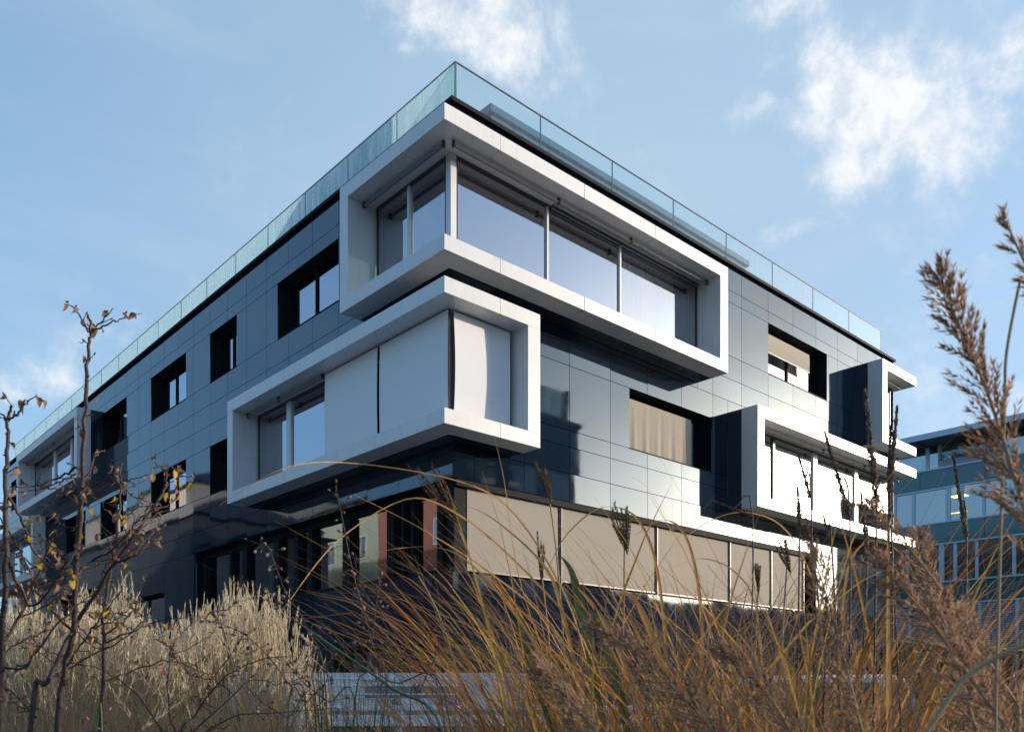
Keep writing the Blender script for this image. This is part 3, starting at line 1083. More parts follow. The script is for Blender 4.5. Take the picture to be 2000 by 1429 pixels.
# lawn blades on the bank
gb = MB()
for _ in range(9000):
    x = rr_.uniform(x0, 30); y = rr_.uniform(-9, 2.6)
    for (a, b) in zip(prof[:-1], prof[1:]):
        if a[0] <= y <= b[0]:
            z = a[1] + (b[1] - a[1]) * (y - a[0]) / (b[0] - a[0])
            break
    d = Vector((rr_.gauss(0, .03), rr_.gauss(0, .03), rr_.uniform(.05, .13)))
    gb.tri((x - .012, y, z - .01), (x + .012, y, z - .01), (x + d.x, y + d.y, z + d.z))
M['lawn_blade'] = mat('lawn_blade', (.07, .22, .04), .7, island=.4, transl=.3)
tag(gb.build('lawn_grass', 'lawn_blade'), 'short bright green grass on the bank at the right', 'grass', kind='stuff')

# buildings across the street (mirrored in the cladding)
M['pink'] = mat('pink_render', (.24, .11, .10), .8)
M['green'] = mat('pale_green_render', (.27, .35, .31), .8)
M['yellow'] = mat('ochre_render', (.42, .33, .14), .8)
M['tile'] = mat('roof_tile', (.10, .05, .04), .7)
M['corr'] = mat('corrugated_sheet', (.40, .40, .40), .5)
M['dark_roof'] = mat('slate_roof', (.035, .04, .05), .5)
M['dark_wall'] = mat('dark_render', (.05, .06, .075), .6)


def house(name, label, x, y0, y1, depth, h, sections, roofm, wins=True, corr=False):
    t = thing(name, label, 'building', (x, (y0 + y1) / 2, 0))
    oy = (y0 + y1) / 2
    last = y0
    for (ya, yb, m) in sections:
        MB().box(-depth, 0, ya - oy, yb - oy, 0, h).build('wall', m, t)
        if corr:
            cb = MB()
            n_ = int((yb - ya) / .4)
            for i in range(n_):
                cb.box(0, .08, ya - oy + i * .4, ya - oy + i * .4 + .2, 0, h)
            tag(cb.build('corrugation', m, t), kind='stuff')
        if wins:
            n_ = max(1, int((yb - ya) / 3.2))
            for k in range(n_):
                yc = ya + (yb - ya) * (k + .5) / n_ - oy
                for z in (1.0, 4.1, 7.2, 10.3):
                    if z + 1.6 < h:
                        f_ = MB().box(.0, .05, yc - .62, yc + .62, z - .02, z + 1.62).build('window', 'bluegrey', t)
                        MB().box(.045, .06, yc - .54, yc - .03, z + .06, z + 1.54).build('pane', 'pane_dark', f_)
                        MB().box(.045, .06, yc + .03, yc + .54, z + .06, z + 1.54).build('pane', 'pane_dark', f_)
    rb = MB()
    e_ = .5
    a, b = y0 - oy - e_, y1 - oy + e_
    rh = min(2.6, depth * .3)
    rb.v += [(-depth - e_, a, h), (e_, a, h), (e_, b, h), (-depth - e_, b, h), (-depth / 2, a + 3, h + rh), (-depth / 2, b - 3, h + rh)]
    rb.f += [(0, 3, 2, 1), (0, 1, 4), (1, 2, 5, 4), (2, 3, 5), (3, 0, 4, 5)]
    rb.build('roof', roofm, t)
    return t


house('terraced_house', 'pink, green and ochre rendered house mirrored in the ground-floor glazing', -20, 22, 42, 11, 13.6,
      [(22, 25.2, 'yellow'), (25.2, 34, 'pink'), (34, 42, 'green')], 'tile')
house('warehouse', 'pale corrugated hall mirrored in the left facade', -14, 49, 82, 14, 16.8, [(49, 82, 'corr')], 'dark_roof', wins=False, corr=True)
house('low_house', 'lower dark slate-roofed house mirrored in the left facade', -11.5, 31, 40, 3, 10.3, [(31, 40, 'dark_wall')], 'dark_roof', wins=False)
house('long_house', 'taller dark house mirrored at the far end of the left facade', -11.3, 41, 86, 8, 12.8, [(41, 86, 'dark_wall')], 'dark_roof', wins=False)
ob = thing('dark_building', 'dark office block mirrored in the right facade', 'building', (6, -10, 0))
MB().box(0, 8.2, -4.5, 0, 0, 12.0).build('wall', 'dark_wall', ob)
for k in range(4):
    for j in range(3):
        f_ = MB().box(.7 + k * 1.9, 2.1 + k * 1.9, -.02, .03, 1.6 + j * 3.3, 3.4 + j * 3.3).build('window', 'dark', ob)
        MB().box(.78 + k * 1.9, 2.02 + k * 1.9, .02, .04, 1.68 + j * 3.3, 3.32 + j * 3.3).build('pane', 'pane_dark', f_)
MB().box(0, 7.7, -.35, -.33, 12.001, 13.2).build('glass_panel', 'rail_glass_dirty', ob)
MB().box(7.7, 7.85, -.45, -.25, 12.001, 13.25).build('post', 'dark', ob)
MB().box(-.1, 8.3, -4.6, .1, 11.85, 11.999).build('cornice', 'dark', ob)
#VEGETATION
# ------------------------------------------------------------------ parked things in front of the building
RIGHT = Vector((sin(TH), -cos(TH), 0))
FWD = Vector((cos(TH), sin(TH), 0))
M['drop'] = mat('trailer_aluminium', (.62, .62, .62), .35, 1.5, .2, .06, 3)
M['recess_shade'] = mat('recess_shade_blue', (.10, .16, .21), .3)
M['white_paint'] = mat('white_paint', (.75, .75, .74), .35)  # also stands in for the highlights along the trailer ribs
M['blue_label'] = mat('blue_label', (.03, .05, .30), .5)
M['label_white'] = mat('label_letters', (.7, .7, .72), .5)
M['ink'] = mat('black_letters', (.01, .01, .01), .5)
M['tyre'] = mat('tyre_rubber', (.02, .02, .02), .8)
M['red_light'] = mat('red_tail_light', (.35, .01, .02), .15)


def text(name, s, size, m, parent, loc, rot):
    cu = bpy.data.curves.new(name, 'FONT')
    cu.body = s
    cu.size = size
    cu.extrude = .002
    cu.align_x = 'CENTER'
    o = bpy.data.objects.new(name, cu)
    C.objects.link(o)
    dg = bpy.context.evaluated_depsgraph_get()
    me = bpy.data.meshes.new_from_object(o.evaluated_get(dg))
    bpy.data.objects.remove(o)
    me.materials.clear()
    me.materials.append(M[m])
    o = bpy.data.objects.new(name, me)
    C.objects.link(o)
    o.parent = parent
    o.location = loc
    o.rotation_euler = rot
    return o


def trailer(px0, px1, dep, yt, yb, label, texts):
    a = at(px0, 1344, dep)
    b = at(px1, 1344, dep)
    L = (b - a).length
    t = thing('trailer', label, 'trailer', (a.x, a.y, 0), 'silver drop-side trailers')
    t.rotation_euler = (0, 0, math.atan2(RIGHT.y, RIGHT.x))
    zt = EYE + (HY - yt) / F * dep
    zb = EYE + (HY - yb) / F * dep
    # local x along the board, local y away from the camera
    bd = MB().box(0, L, 0, .035, zb, zt).build('side_board', 'drop', t, bevel=.012)
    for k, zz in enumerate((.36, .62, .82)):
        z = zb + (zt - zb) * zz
        MB().box(L * .1, L * .78, -.014, -.001, z - .010, z + .010).build('rib_highlight', 'white_paint', bd, bevel=.006)  # pressed ribs; their white colour is a painted highlight on the metal
    MB().box(L * .33, L * .76, -.006, -.0005, zb + .10, zt - .16).build('recess_shade', 'recess_shade', bd)  # flat plate; the shade of a recess is painted in as dark blue
    for x in (0.03, L - .07):
        MB().box(x, x + .04, -.03, -.001, zb - .05, zt - .01).build('stake', 'drop', t, bevel=.005)
    MB().box(.0, L, .04, 1.7, zb - .06, zb - .002).build('load_bed', 'drop', t)
    MB().box(0, L, 1.71, 1.745, zb, zt).build('side_board', 'drop', t)
    MB().box(-.04, -.004, 0.0, 1.745, zb, zt).build('end_board', 'drop', t)
    MB().box(L + .004, L + .04, 0.0, 1.745, zb, zt).build('end_board', 'drop', t)
    MB().box(.1, L - .1, .2, .3, zb - .22, zb - .062).build('chassis_rail', 'white_paint', t)
    MB().box(.1, L - .1, 1.4, 1.5, zb - .22, zb - .062).build('chassis_rail', 'white_paint', t)
    for wx in (L * .42, L * .62):
        for wy in (.12, 1.45):
            w = MB().tube([(wx, wy, .33), (wx, wy + .18, .33)], .33, 20).build('wheel', 'tyre', t)
            MB().tube([(wx, wy - .012, .33), (wx, wy - .002, .33)], .18, 14).build('rim', 'drop', w)
    MB().box(L * .3, L * .34, .6, 1.1, .3, zb - .1).build('support_leg', 'dark', t)
    for (s, fx, lab, w) in texts:
        if lab:
            p = MB().box(L * fx - w / 2, L * fx + w / 2, -.02, -.0155, zb + .01, zb + .095).build('label_plate', 'blue_label', bd)
            text('lettering', s, .085, 'label_white', p, (L * fx, -.023, zb + .025), (pi / 2, 0, 0))
        else:
            text('lettering', s, .10, 'ink', bd, (L * fx, -.018, zb + .015), (pi / 2, 0, 0))
    return t


trailer(561, 1022, 10.5, 1313, 1378, 'silver aluminium trailer board lettered BL behind the grasses', [('BL', .46, 0, 0), ('VTM 03', .70, 1, .34)])
trailer(452, 531, 10.8, 1311, 1378, 'short silver trailer end with blue plate left of the long board', [('VAVA', .5, 1, .40)])

fa, fbp = at(555, 1344, 9.6), at(1600, 1344, 9.6)
LF = (fbp - fa).length
fen = thing('rail_fence', 'low white double-rail fence behind the dried grasses', 'fence', (fa.x, fa.y, 0))
fen.rotation_euler = (0, 0, math.atan2(RIGHT.y, RIGHT.x))
for z0, z1 in ((1.362, 1.412), (1.18, 1.30)):
    MB().box(0, LF, 0, .05, z0, z1).build('rail', 'white_paint', fen, bevel=.006)
for k in range(6):
    x = .1 + k * (LF - .3) / 5
    MB().box(x, x + .08, .052, .12, 0, 1.36).build('post', 'white_paint', fen)


def car(pos, ang, paint, label, h=1.72, L=4.3, W=1.78):
    t = thing('parked_car', label, 'car', (pos.x, pos.y, 0))
    t.rotation_euler = (0, 0, ang)
    k = h / 1.72
    low = [(0, .35), (.0, .72), (.08, .98), (.9, 1.05), (L - .12, 1.08), (L, .95), (L, .35)]
    n = len(low)
    mb = MB()
    for y, s in ((0, .93), (.12, 1), (W - .12, 1), (W, .93)):
        for (x, z) in low:
            mb.v.append((x * s + L * (1 - s) / 2, y, z * k if s == 1 else (z * .97) * k))
    for r in range(3):
        for i in range(n):
            j = (i + 1) % n
            mb.f.append((r * n + i, r * n + j, (r + 1) * n + j, (r + 1) * n + i))
    mb.f.append(tuple(range(n)))
    mb.f.append(tuple(range(4 * n - 1, 3 * n - 1, -1)))
    mb.build('body', paint, t, smooth_=False, bevel=.03)
    cab = [(.95, 1.06), (1.75, 1.66), (L - .75, 1.72), (L - .1, 1.09)]
    g = MB()
    ins = [.06, .2, .2, .08]
    for i, (x, z) in enumerate(cab):
        g.v += [(x, ins[i], z * k - .03), (x, W - ins[i], z * k - .03)]
    g.f += [(0, 1, 3, 2), (4, 5, 7, 6), (0, 2, 4, 6), (1, 7, 5, 3)]
    g.build('window', 'pane_dark', t)
    rf_ = MB()
    for (x, z) in ((1.72, 1.655), (2.1, 1.72), (L - 1.2, 1.745), (L - .72, 1.70)):
        rf_.v += [(x, .19, z * k), (x, W - .19, z * k), (x, .19, z * k - .04), (x, W - .19, z * k - .04)]
    for i in range(3):
        a = i * 4
        rf_.f += [(a, a + 1, a + 5, a + 4), (a + 2, a + 6, a + 7, a + 3), (a, a + 4, a + 6, a + 2), (a + 1, a + 3, a + 7, a + 5)]
    rf_.f += [(0, 2, 3, 1), (12, 13, 15, 14)]
    rf_.build('roof', paint, t)
    for i, j in ((0, 1), (3, 2)):
        for s in (0, 1):
            p0, p1 = Vector(g.v[i * 2 + s]), Vector(g.v[j * 2 + s])
            MB().tube([p0, p1], .035, 6).build('pillar', paint, t)
    for wx in (.85, L - .85):
        for wy in (-.01, W - .2):
            w = MB().tube([(wx, wy, .33), (wx, wy + .21, .33)], .33, 22).build('wheel', 'tyre', t)
            MB().tube([(wx, wy - .01, .33), (wx, wy - .002, .33)], .2, 16).build('rim', 'drop', w)
    for y in (.06, W - .32):
        MB().box(L - .02, L + .02, y, y + .26, .82 * k, 1.02 * k).build('tail_light', 'red_light', t, bevel=.01)
        MB().box(-.02, .06, y, y + .28, .66 * k, .82 * k).build('headlight', 'label_white', t, bevel=.01)
    return t


p_ = at(1560, 1344, 12.0)
car(p_, math.atan2(FWD.y, FWD.x) + 2.6, 'white_paint', 'white parked car half hidden by the dried grass at the right')

# long low block across the street (the dark foot of the right facade's reflection)
lbk = thing('low_block', 'long low dark block mirrored along the foot of the right facade', 'building', (14, -52, 0))
MB().box(0, 170, -10, 0, 0, 12.8).build('wall', 'dark_wall', lbk)
MB().box(-.3, 170.3, -10.3, .3, 12.801, 13.1).build('roof', 'dark_roof', lbk)
for k in range(40):
    for j in range(3):
        MB().box(1.2 + k * 4.2, 3.6 + k * 4.2, .001, .05, 1.4 + j * 3.1, 3.0 + j * 3.1).build('window', 'pane_dark', lbk)
sb = thing('side_building', 'dark block mirrored at the right end of the facade', 'building', (67.2, -26, 0))
MB().prism([(0, 0), (22, -12), (47, -12), (25, 0)], 0, 19.6).build('wall', 'dark_wall', sb)
for k in range(6):
    for j in range(5):
        f_ = MB().box(1 + k * 3.5, 3.2 + k * 3.5, .001, .04, 1.6 + j * 3.5, 3.4 + j * 3.5).build('window', 'dark', sb)
        MB().box(1.1 + k * 3.5, 3.1 + k * 3.5, .041, .06, 1.7 + j * 3.5, 3.3 + j * 3.5).build('pane', 'pane_dark', f_)
# ------------------------------------------------------------------ vegetation
M['straw'] = mat('straw_plume', (.42, .33, .21), .8, island=.3, transl=.35, alt=[(.42, .32, .19), (.66, .53, .34), (.82, .72, .54), (.52, .40, .24)])
M['straw_stem'] = mat('straw_stem', (.3, .22, .12), .8, island=.3, transl=.2, alt=[(.22, .15, .08), (.42, .32, .19), (.34, .25, .14), (.16, .15, .07)])
M['green_blade'] = mat('green_blade', (.04, .075, .02), .6, island=.3, transl=.35, alt=[(.025, .05, .016), (.05, .085, .025), (.12, .12, .03)])
M['rust_blade'] = mat('rust_blade', (.22, .11, .035), .6, island=.3, transl=.4, alt=[(.24, .10, .03), (.48, .22, .05), (.60, .32, .08), (.36, .20, .10), (.66, .44, .10)])
M['brown_fine'] = mat('fine_brown_grass', (.17, .10, .055), .8, island=.4, transl=.25, alt=[(.12, .07, .045), (.28, .17, .09), (.40, .27, .16), (.24, .12, .05)])
M['reed'] = mat('reed_plume', (.20, .12, .08), .85, island=.4, transl=.35, alt=[(.14, .08, .05), (.36, .21, .125), (.58, .38, .24), (.24, .14, .08)])
M['spike'] = mat('dark_seed_spike', (.045, .03, .02), .9, island=.4, transl=.2, alt=[(.07, .045, .03), (.18, .12, .075), (.38, .28, .17)])
M['mhead'] = mat('miscanthus_head', (.12, .075, .04), .8, island=.4, transl=.2, alt=[(.07, .042, .022), (.13, .08, .04), (.19, .13, .07)])
M['twig'] = mat('dark_twig', (.05, .028, .022), .7, noise_amt=.5, nscale=40, bump=.3, bscale=200)
M['leaf_brown'] = mat('dead_leaf', (.24, .12, .06), .7, noise_amt=.35, nscale=30, transl=.35, alt=(.30, .15, .085))
M['leaf_yellow'] = mat('yellow_leaf', (.50, .32, .03), .6, noise_amt=.25, nscale=25, transl=.45)
M['leaf_pink'] = mat('pinkish_dead_leaf', (.33, .19, .13), .7, noise_amt=.3, nscale=30, transl=.35)
M['rush'] = mat('green_rush', (.03, .08, .035), .6, island=.4, alt=[(.02, .05, .03), (.04, .09, .035), (.07, .10, .04)])
M['pod'] = mat('dried_pod', (.14, .09, .07), .8, island=.5, alt=[(.05, .03, .025), (.16, .10, .08), (.28, .19, .15)])
M['pink_flower'] = mat('pink_petals', (.45, .12, .25), .6, transl=.3)


def bez(pts, n=6):
    """smooth polyline through points"""
    P = [Vector(p) for p in pts]
    out = []
    for i in range(len(P) - 1):
        p0, p1, p2, p3 = P[max(i - 1, 0)], P[i], P[i + 1], P[min(i + 2, len(P) - 1)]
        for k in range(n):
            t = k / n
            out.append(.5 * ((2 * p1) + (p2 - p0) * t + (2 * p0 - 5 * p1 + 4 * p2 - p3) * t * t + (3 * p1 - p0 - 3 * p2 + p3) * t ** 3))
    out.append(P[-1])
    return out


def arch(base, az, tilt, length, bend, n=9, wob=0.0, rr=rnd):
    """a blade that leaves its base steeply and arches over"""
    pts = [Vector(base)]
    ang = tilt
    p = Vector(base)
    st = length / n
    a = az
    for i in range(n):
        f = (i + 1) / n
        ang += bend * (f ** 1.4) * 2.4 / n
        a += rr.gauss(0, wob)
        if rr.random() < .014:      # a kink where the blade has folded
            ang += rr.uniform(.4, 1.3)
            a += rr.uniform(-.5, .5)
        d = Vector((cos(a) * sin(ang), sin(a) * sin(ang), cos(ang)))
        p = p + d * st
        pts.append(p.copy())
    return pts


def taper(n, w):
    return [w * (.7 + .3 * min(1, i / 2)) * (1 - (i / n) ** 2.2) + .0006 for i in range(n + 1)]


# --- pale feather reed grass at the left
rg = random.Random(21)
pl, stg, gr = MB(), MB(), MB()


def plume(mb, base, d, L, w, n, rr):
    side = d.orthogonal().normalized()
    s2 = d.cross(side)
    for i in range(n):
        f = i / n
        a = rr.uniform(0, 6.28)
        o = side * cos(a) + s2 * sin(a)
        p = base + d * (L * f) + o * (w * .2)
        ww = w * (sin(pi * min(1, f * 1.05 + .12)) ** .7)
        ln = rr.uniform(.6, 1.2)
        tip = p + d * (.034 * ln) + o * ww * rr.uniform(.3, 1.0)
        q = p + o.cross(d) * .0032 + d * .012
        mb.tri(p, q, tip)


def ftop(px):
    """height of the straw mass above the photograph's horizon"""
    t = 1225 + 26 * sin(px * .021) + 16 * sin(px * .063 + 1)
    if px > 380:
        t = 1205 + abs(px - 455) * .42
    if px > 560:
        t += (px - 560) * .9
    return t


centres = []
for k in range(30):
    px = -50 + k * 23.5 + rg.uniform(-14, 14)
    centres.append((px, rg.uniform(4.1, 6.3), rg.uniform(-35, 55)))
for (cpx, dep, dy) in centres:
    c_ = at(cpx, 1344, dep)
    for _ in range(52):
        off = rg.gauss(0, 1)
        px = cpx + off * 52 * 5 / dep
        if px > 650 or (px > 560 and rg.random() < .4):
            continue
        ytop = ftop(px) + dy + abs(off) * 26 + abs(rg.gauss(0, 48)) - 55
        top = at(px, ytop, dep + rg.uniform(-.35, .35))
        root = Vector((c_.x + rg.gauss(0, .07), c_.y + rg.gauss(0, .07), 0))
        d = top - root
        bow = RIGHT * (off * -.05)
        mid = root + d * .55 + bow + Vector((rg.gauss(0, .02), rg.gauss(0, .02), 0))
        tipd = (top - mid).normalized() + RIGHT * (off * .10 + rg.gauss(.02, .09))
        tipd.normalize()
        if rg.random() < .08:      # snapped or nodding stalk
            tipd = (tipd + RIGHT * rg.choice((-1, 1)) * rg.uniform(.6, 1.4)).normalized()
        stg.ribbon([root + d * .2, mid, top - tipd * .02], [.0035, .003, .0022], RIGHT)
        L = rg.uniform(.12, .30)
        plume(pl, top - tipd * L * .75, tipd, L, rg.choice((.005, .008, .012, .018)), int(L * rg.uniform(150, 300)), rg)
for _ in range(4200):
    cpx, dep, dy = rg.choice(centres)
    b_ = at(cpx + rg.gauss(0, 26), 1344, dep + rg.gauss(0, .12))
    hgt = rg.uniform(.9, 1.95)
    if cpx > 540:
        hgt *= .8
    pts = arch((b_.x, b_.y, .1), rg.uniform(0, 6.28), rg.uniform(.02, .3), hgt, rg.uniform(.1, 1.3), 6, .12, rg)
    (gr if rg.random() < .2 else stg).ribbon(pts, taper(6, rg.uniform(.003, .008)), RIGHT)
tag(pl.build('reed_grass_plumes', 'straw'), 'pale straw feather reed plumes massed at the lower left', 'grass', kind='stuff')
tag(stg.build('reed_grass_stems', 'straw_stem'), 'thin straw stems under the pale plumes at the lower left', 'grass', kind='stuff')
tag(gr.build('green_grass', 'green_blade'), 'dull green grass growing among the straw stems at the left', 'grass', kind='stuff')


# --- arching rust-coloured miscanthus
def head(parent, base, d, L, n, spread, rr, m='mhead'):
    mb = MB()
    d = d.normalized()
    s1 = d.orthogonal().normalized()
    s2 = d.cross(s1)
    for i in range(n):
        a = rr.uniform(0, 6.28)
        o = (s1 * cos(a) + s2 * sin(a))
        st = base + d * rr.uniform(0, L * .35)
        ll = L * rr.uniform(.55, .8)
        k = 9
        for j in range(k):
            f0, f1 = j / k, (j + 1) / k
            p0 = st + d * ll * f0 + o * spread * (f0 ** .8) * L
            p1 = st + d * ll * f1 + o * spread * (f1 ** .8) * L
            for q in range(3):
                b = rr.uniform(0, 6.28)
                oo = s1 * cos(b) + s2 * sin(b)
                mb.tri(p0, p0 + oo * .0035 + d * .004, p1 + oo * .004 + d * .006)
                mb.tri(p0, p0 - oo * .0025 + d * .002, p1)
    return mb.build('flower_head', m, parent)


def clump(label, px, dep, n, seed, hgt=(1.9, 2.7), heads=(), azb=None, wmax=.016, tag_='blade'):
    rr = random.Random(seed)
    c = at(px, 1344, dep)
    c.z = 0
    t = thing('miscanthus', label, 'grass clump', (c.x, c.y, 0), 'arching rust-coloured grass clumps')
    mb = MB()
    for _ in range(n):
        r_ = rr.random() ** .5 * .28
        a0 = rr.uniform(0, 6.28)
        base = Vector((cos(a0) * r_, sin(a0) * r_, .05))
        az = rr.uniform(0, 6.28) if (azb is None or rr.random() < .35) else azb + rr.gauss(0, .6)
        L = rr.uniform(*hgt)
        w = rr.choice((.004, .007, .010, .013, .018, .024))
        pts = arch(base, az, rr.uniform(.05, .26), L, rr.uniform(.55, 1.25), 12, .03, rr)
        sd = Vector((-sin(az), cos(az), 0)) + Vector((0, 0, rr.uniform(-.4, .4)))
        mb.ribbon(pts, taper(12, w), sd, .3)
    tag(mb.build('blades', 'rust_blade', t), kind='stuff')
    for (hx0, hy0, hx1, hy1, L, k, sp) in heads:
        d_ = dep + rr.uniform(-.3, .2)
        a, b = at(hx0, hy0, d_) - c, at(hx1, hy1, d_) - c
        h_ = head(t, a, b - a, (b - a).length, k, sp, rr)
        st = MB().tube(bez([(a.x * .3, a.y * .3, .1), a * .8 + Vector((0, 0, .05 * a.z)) - Vector((0, 0, .1)), a + (b - a) * .3], 5), [.0032] * 10 + [.0018], 5)
        st.build('stem', 'straw_stem', t)
    return t


LEFTA = math.atan2(-RIGHT.y, -RIGHT.x)
RA = math.atan2(RIGHT.y, RIGHT.x)
clump('large rust-brown arching grass clump under the beige ground-floor blinds', 1175, 3.3, 350, 31, (1.7, 2.5),
      [(905, 1035, 822, 905, .2, 16, .16), (1078, 985, 1055, 905, .1, 16, .12), (1226, 1085, 1205, 988, .15, 26, .20), (1058, 1150, 1056, 1042, .1, 12, .07),
       (830, 1125, 770, 1085, .1, 8, .25)], LEFTA)
clump('rust-brown arching grass clump right of centre below the sun glare', 1425, 3.0, 330, 32, (1.6, 2.5), [(1482, 1165, 1478, 1095, .1, 12, .09), (1545, 1120, 1520, 1045, .1, 12, .15)], None)
clump('rust-brown grass clump at the foot of the right bay', 1640, 2.7, 320, 33, (1.5, 2.4), [(1600, 1100, 1560, 1010, .1, 12, .13)], None)
clump('low rust-brown grass clump in front of the trailer boards', 985, 3.7, 110, 34, (1.3, 1.95), [], LEFTA)
# a few long single blades that reach across the facade, and broad green ones
t = thing('arching_grass', 'long thin orange grass blades arching over the lower corner bay', 'grass', (at(1180, 1344, 3.0).x, at(1180, 1344, 3.0).y, 0))
o3 = Vector(t.location)
long_px = [([(1175, 1429), (1120, 1200), (1010, 1010), (900, 940), (700, 905), (560, 912), (430, 985)], .006), ([(1190, 1429), (1140, 1250), (1000, 1090), (880, 995), (790, 975), (660, 1055), (560, 1180), (515, 1240)], .007),
           ([(1160, 1429), (1080, 1230), (960, 1120), (820, 1030), (690, 965)], .006), ([(1310, 1429), (1290, 1150), (1250, 1020), (1180, 990), (1110, 1040), (1070, 1110)], .010),
           ([(1372, 1429), (1370, 1200), (1345, 1060), (1300, 1015), (1240, 1045)], .014), ([(1400, 1429), (1390, 1250), (1330, 1080), (1270, 960), (1230, 930)], .004),
           ([(1150, 1429), (1100, 1200), (1060, 1100), (960, 1010), (900, 985)], .013), ([(1500, 1429), (1480, 1200), (1440, 1120), (1370, 1090), (1290, 1120)], .008),
           ([(1620, 1429), (1600, 1180), (1540, 1040), (1460, 1000), (1380, 1020), (1290, 1090)], .005), ([(1640, 1429), (1650, 1150), (1690, 1060), (1760, 1080), (1800, 1160)], .010),
           ([(1100, 1429), (1040, 1250), (900, 1085), (780, 1070), (690, 1100)], .009), ([(1330, 1429), (1320, 1200), (1310, 900), (1300, 830)], .0028), ([(1120, 1429), (1020, 1150), (985, 940), (965, 850)], .0035)]
for pts, w in long_px:
    wp = bez([at(x, y, 3.0 + .25 * sin(x * .01)) - o3 for x, y in pts], 5)
    mb = MB()
    n_ = len(wp) - 1
    mb.ribbon(wp, [w * (1 - (i / n_) ** 1.6) + .0012 for i in range(n_ + 1)], Vector((.3, .2, 1)) if w < .009 else RIGHT, .3)
    mb.build('blade', 'rust_blade', t)
t = thing('broad_green_leaves', 'broad yellow-green strap leaves rising in the middle of the rust grass', 'grass', (at(1150, 1344, 2.9).x, at(1150, 1344, 2.9).y, 0))
o3 = Vector(t.location)
for pts, w, m in [([(1190, 1500), (1165, 1350), (1140, 1210), (1118, 1120), (1095, 1085)], .036, 'green_blade'), ([(1240, 1500), (1210, 1350), (1175, 1230), (1160, 1180)], .03, 'green_blade'),
                  ([(1100, 1500), (1060, 1360), (1025, 1260), (1012, 1220), (1018, 1250)], .026, 'green_blade'), ([(1290, 1500), (1250, 1380), (1205, 1260), (1150, 1170), (1105, 1130)], .018, 'rust_blade'),
                  ([(1320, 1500), (1300, 1330), (1270, 1230), (1235, 1165), (1200, 1160)], .022, 'rust_blade'), ([(1600, 1500), (1595, 1350), (1588, 1240)], .02, 'green_blade'),
                  ([(1570, 1500), (1560, 1380), (1548, 1300)], .035, 'leaf_yellow'), ([(1340, 1500), (1325, 1400), (1290, 1330), (1225, 1190)], .016, 'rust_blade'), ([(1130, 1500), (1110, 1400), (1085, 1310)], .03, 'green_blade')]:
    wp = bez([at(x, y, 2.9) - o3 for x, y in pts], 5)
    n_ = len(wp) - 1
    MB().ribbon(wp, [w * min(1, (1 - i / n_) * 2.2) + .001 for i in range(n_ + 1)], RIGHT + Vector((0, 0, .1)), .3).build('leaf', m, t)

# --- fine brown thicket filling the lower right
rq = random.Random(77)
fine = MB()
for _ in range(3300):
    px = rq.uniform(940, 2120)
    dep = rq.uniform(1.9, 4.6)
    b_ = at(px, 1344, dep)
    k = min(1, max(0, (px - 860) / 700))
    zmax = EYE + (HY - (1290 - 100 * k)) / F * dep
    L = rq.uniform(.75, 1.15) * zmax
    pts = arch((b_.x, b_.y, .02), rq.uniform(0, 6.28), rq.uniform(.02, .3), L, rq.uniform(.1, .9), 7, .05, rq)
    fine.ribbon(pts, taper(7, rq.choice((.003, .004, .005, .008))), RIGHT)
for _ in range(600):
    px = rq.uniform(960, 2100)
    dep = rq.uniform(2.4, 4.2)
    b_ = at(px, 1344, dep)
    L = rq.uniform(1.1, 1.6)
    pts = arch((b_.x, b_.y, .02), rq.uniform(0, 6.28), rq.uniform(.05, .4), L, rq.uniform(.3, 1.1), 7, .05, rq)
    fine.ribbon(pts, taper(7, rq.choice((.003, .004, .006))), RIGHT)
tag(fine.build('dry_grass', 'brown_fine'), 'fine tangled brown dry grass filling the lower right', 'grass', kind='stuff')


# --- blurred reed plumes close to the camera
def panicle(label, pts, dep, width, seed, droop=.5, dens=1.0, m='reed', stem=True):
    rr = random.Random(seed)
    P = [at(x, y, dep) for x, y in pts]
    o_ = Vector((P[0].x, P[0].y, 0))
    t = thing('reed', label, 'reed', tuple(o_), 'brown reed plumes close to the camera')
    P = bez([p - o_ for p in P], 8)
    st = MB()
    n = len(P)
    pts2 = ([Vector((0, 0, 0)), P[0] * .5 + Vector((0, 0, P[0].z * .02))] if stem else []) + P
    st.tube(pts2, [.0028] * (len(pts2) - n) + [.0026 * (1 - i / n) + .0007 for i in range(n)], 6)
    st.build('stem', 'straw_stem', t, smooth_=True)
    mb = MB()
    tot = (P[-1] - P[0]).length
    nb = int(52 * dens)
    for i in range(nb):
        f = (i + rr.random() * .8) / nb
        idx = min(n - 2, int(f * (n - 1)))
        base = P[idx].lerp(P[idx + 1], f * (n - 1) - idx)
        d = (P[idx + 1] - P[idx]).normalized()
        a = rr.uniform(0, 6.28)
        s1 = d.orthogonal().normalized()
        o = s1 * cos(a) + d.cross(s1) * sin(a)
        L = width * (1.15 - f) * rr.uniform(.6, 1.2) + .02
        p = base.copy()
        v = (d * 1.0 + o * .5).normalized()
        k = max(4, int(L / .0085))
        for j in range(k):
            v = (v + Vector((0, 0, -1)) * droop * .07 + o * .01).normalized()
            q = p + v * (L / k)
            mb.tri(p, p + v.orthogonal().normalized() * .0011, q)
            for s in range(5):
                b = rr.uniform(0, 6.28)
                e = v.orthogonal().normalized()
                e = e * cos(b) + v.cross(e) * sin(b)
                tip = q + (v * .9 + e * .42).normalized() * rr.uniform(.010, .019)
                w_ = v.cross(e).normalized() * .0013
                mid = q.lerp(tip, .4)
                mb.quad(q, mid + w_, tip, mid - w_)
            p = q
    mb.build('plume', m, t)
    return t


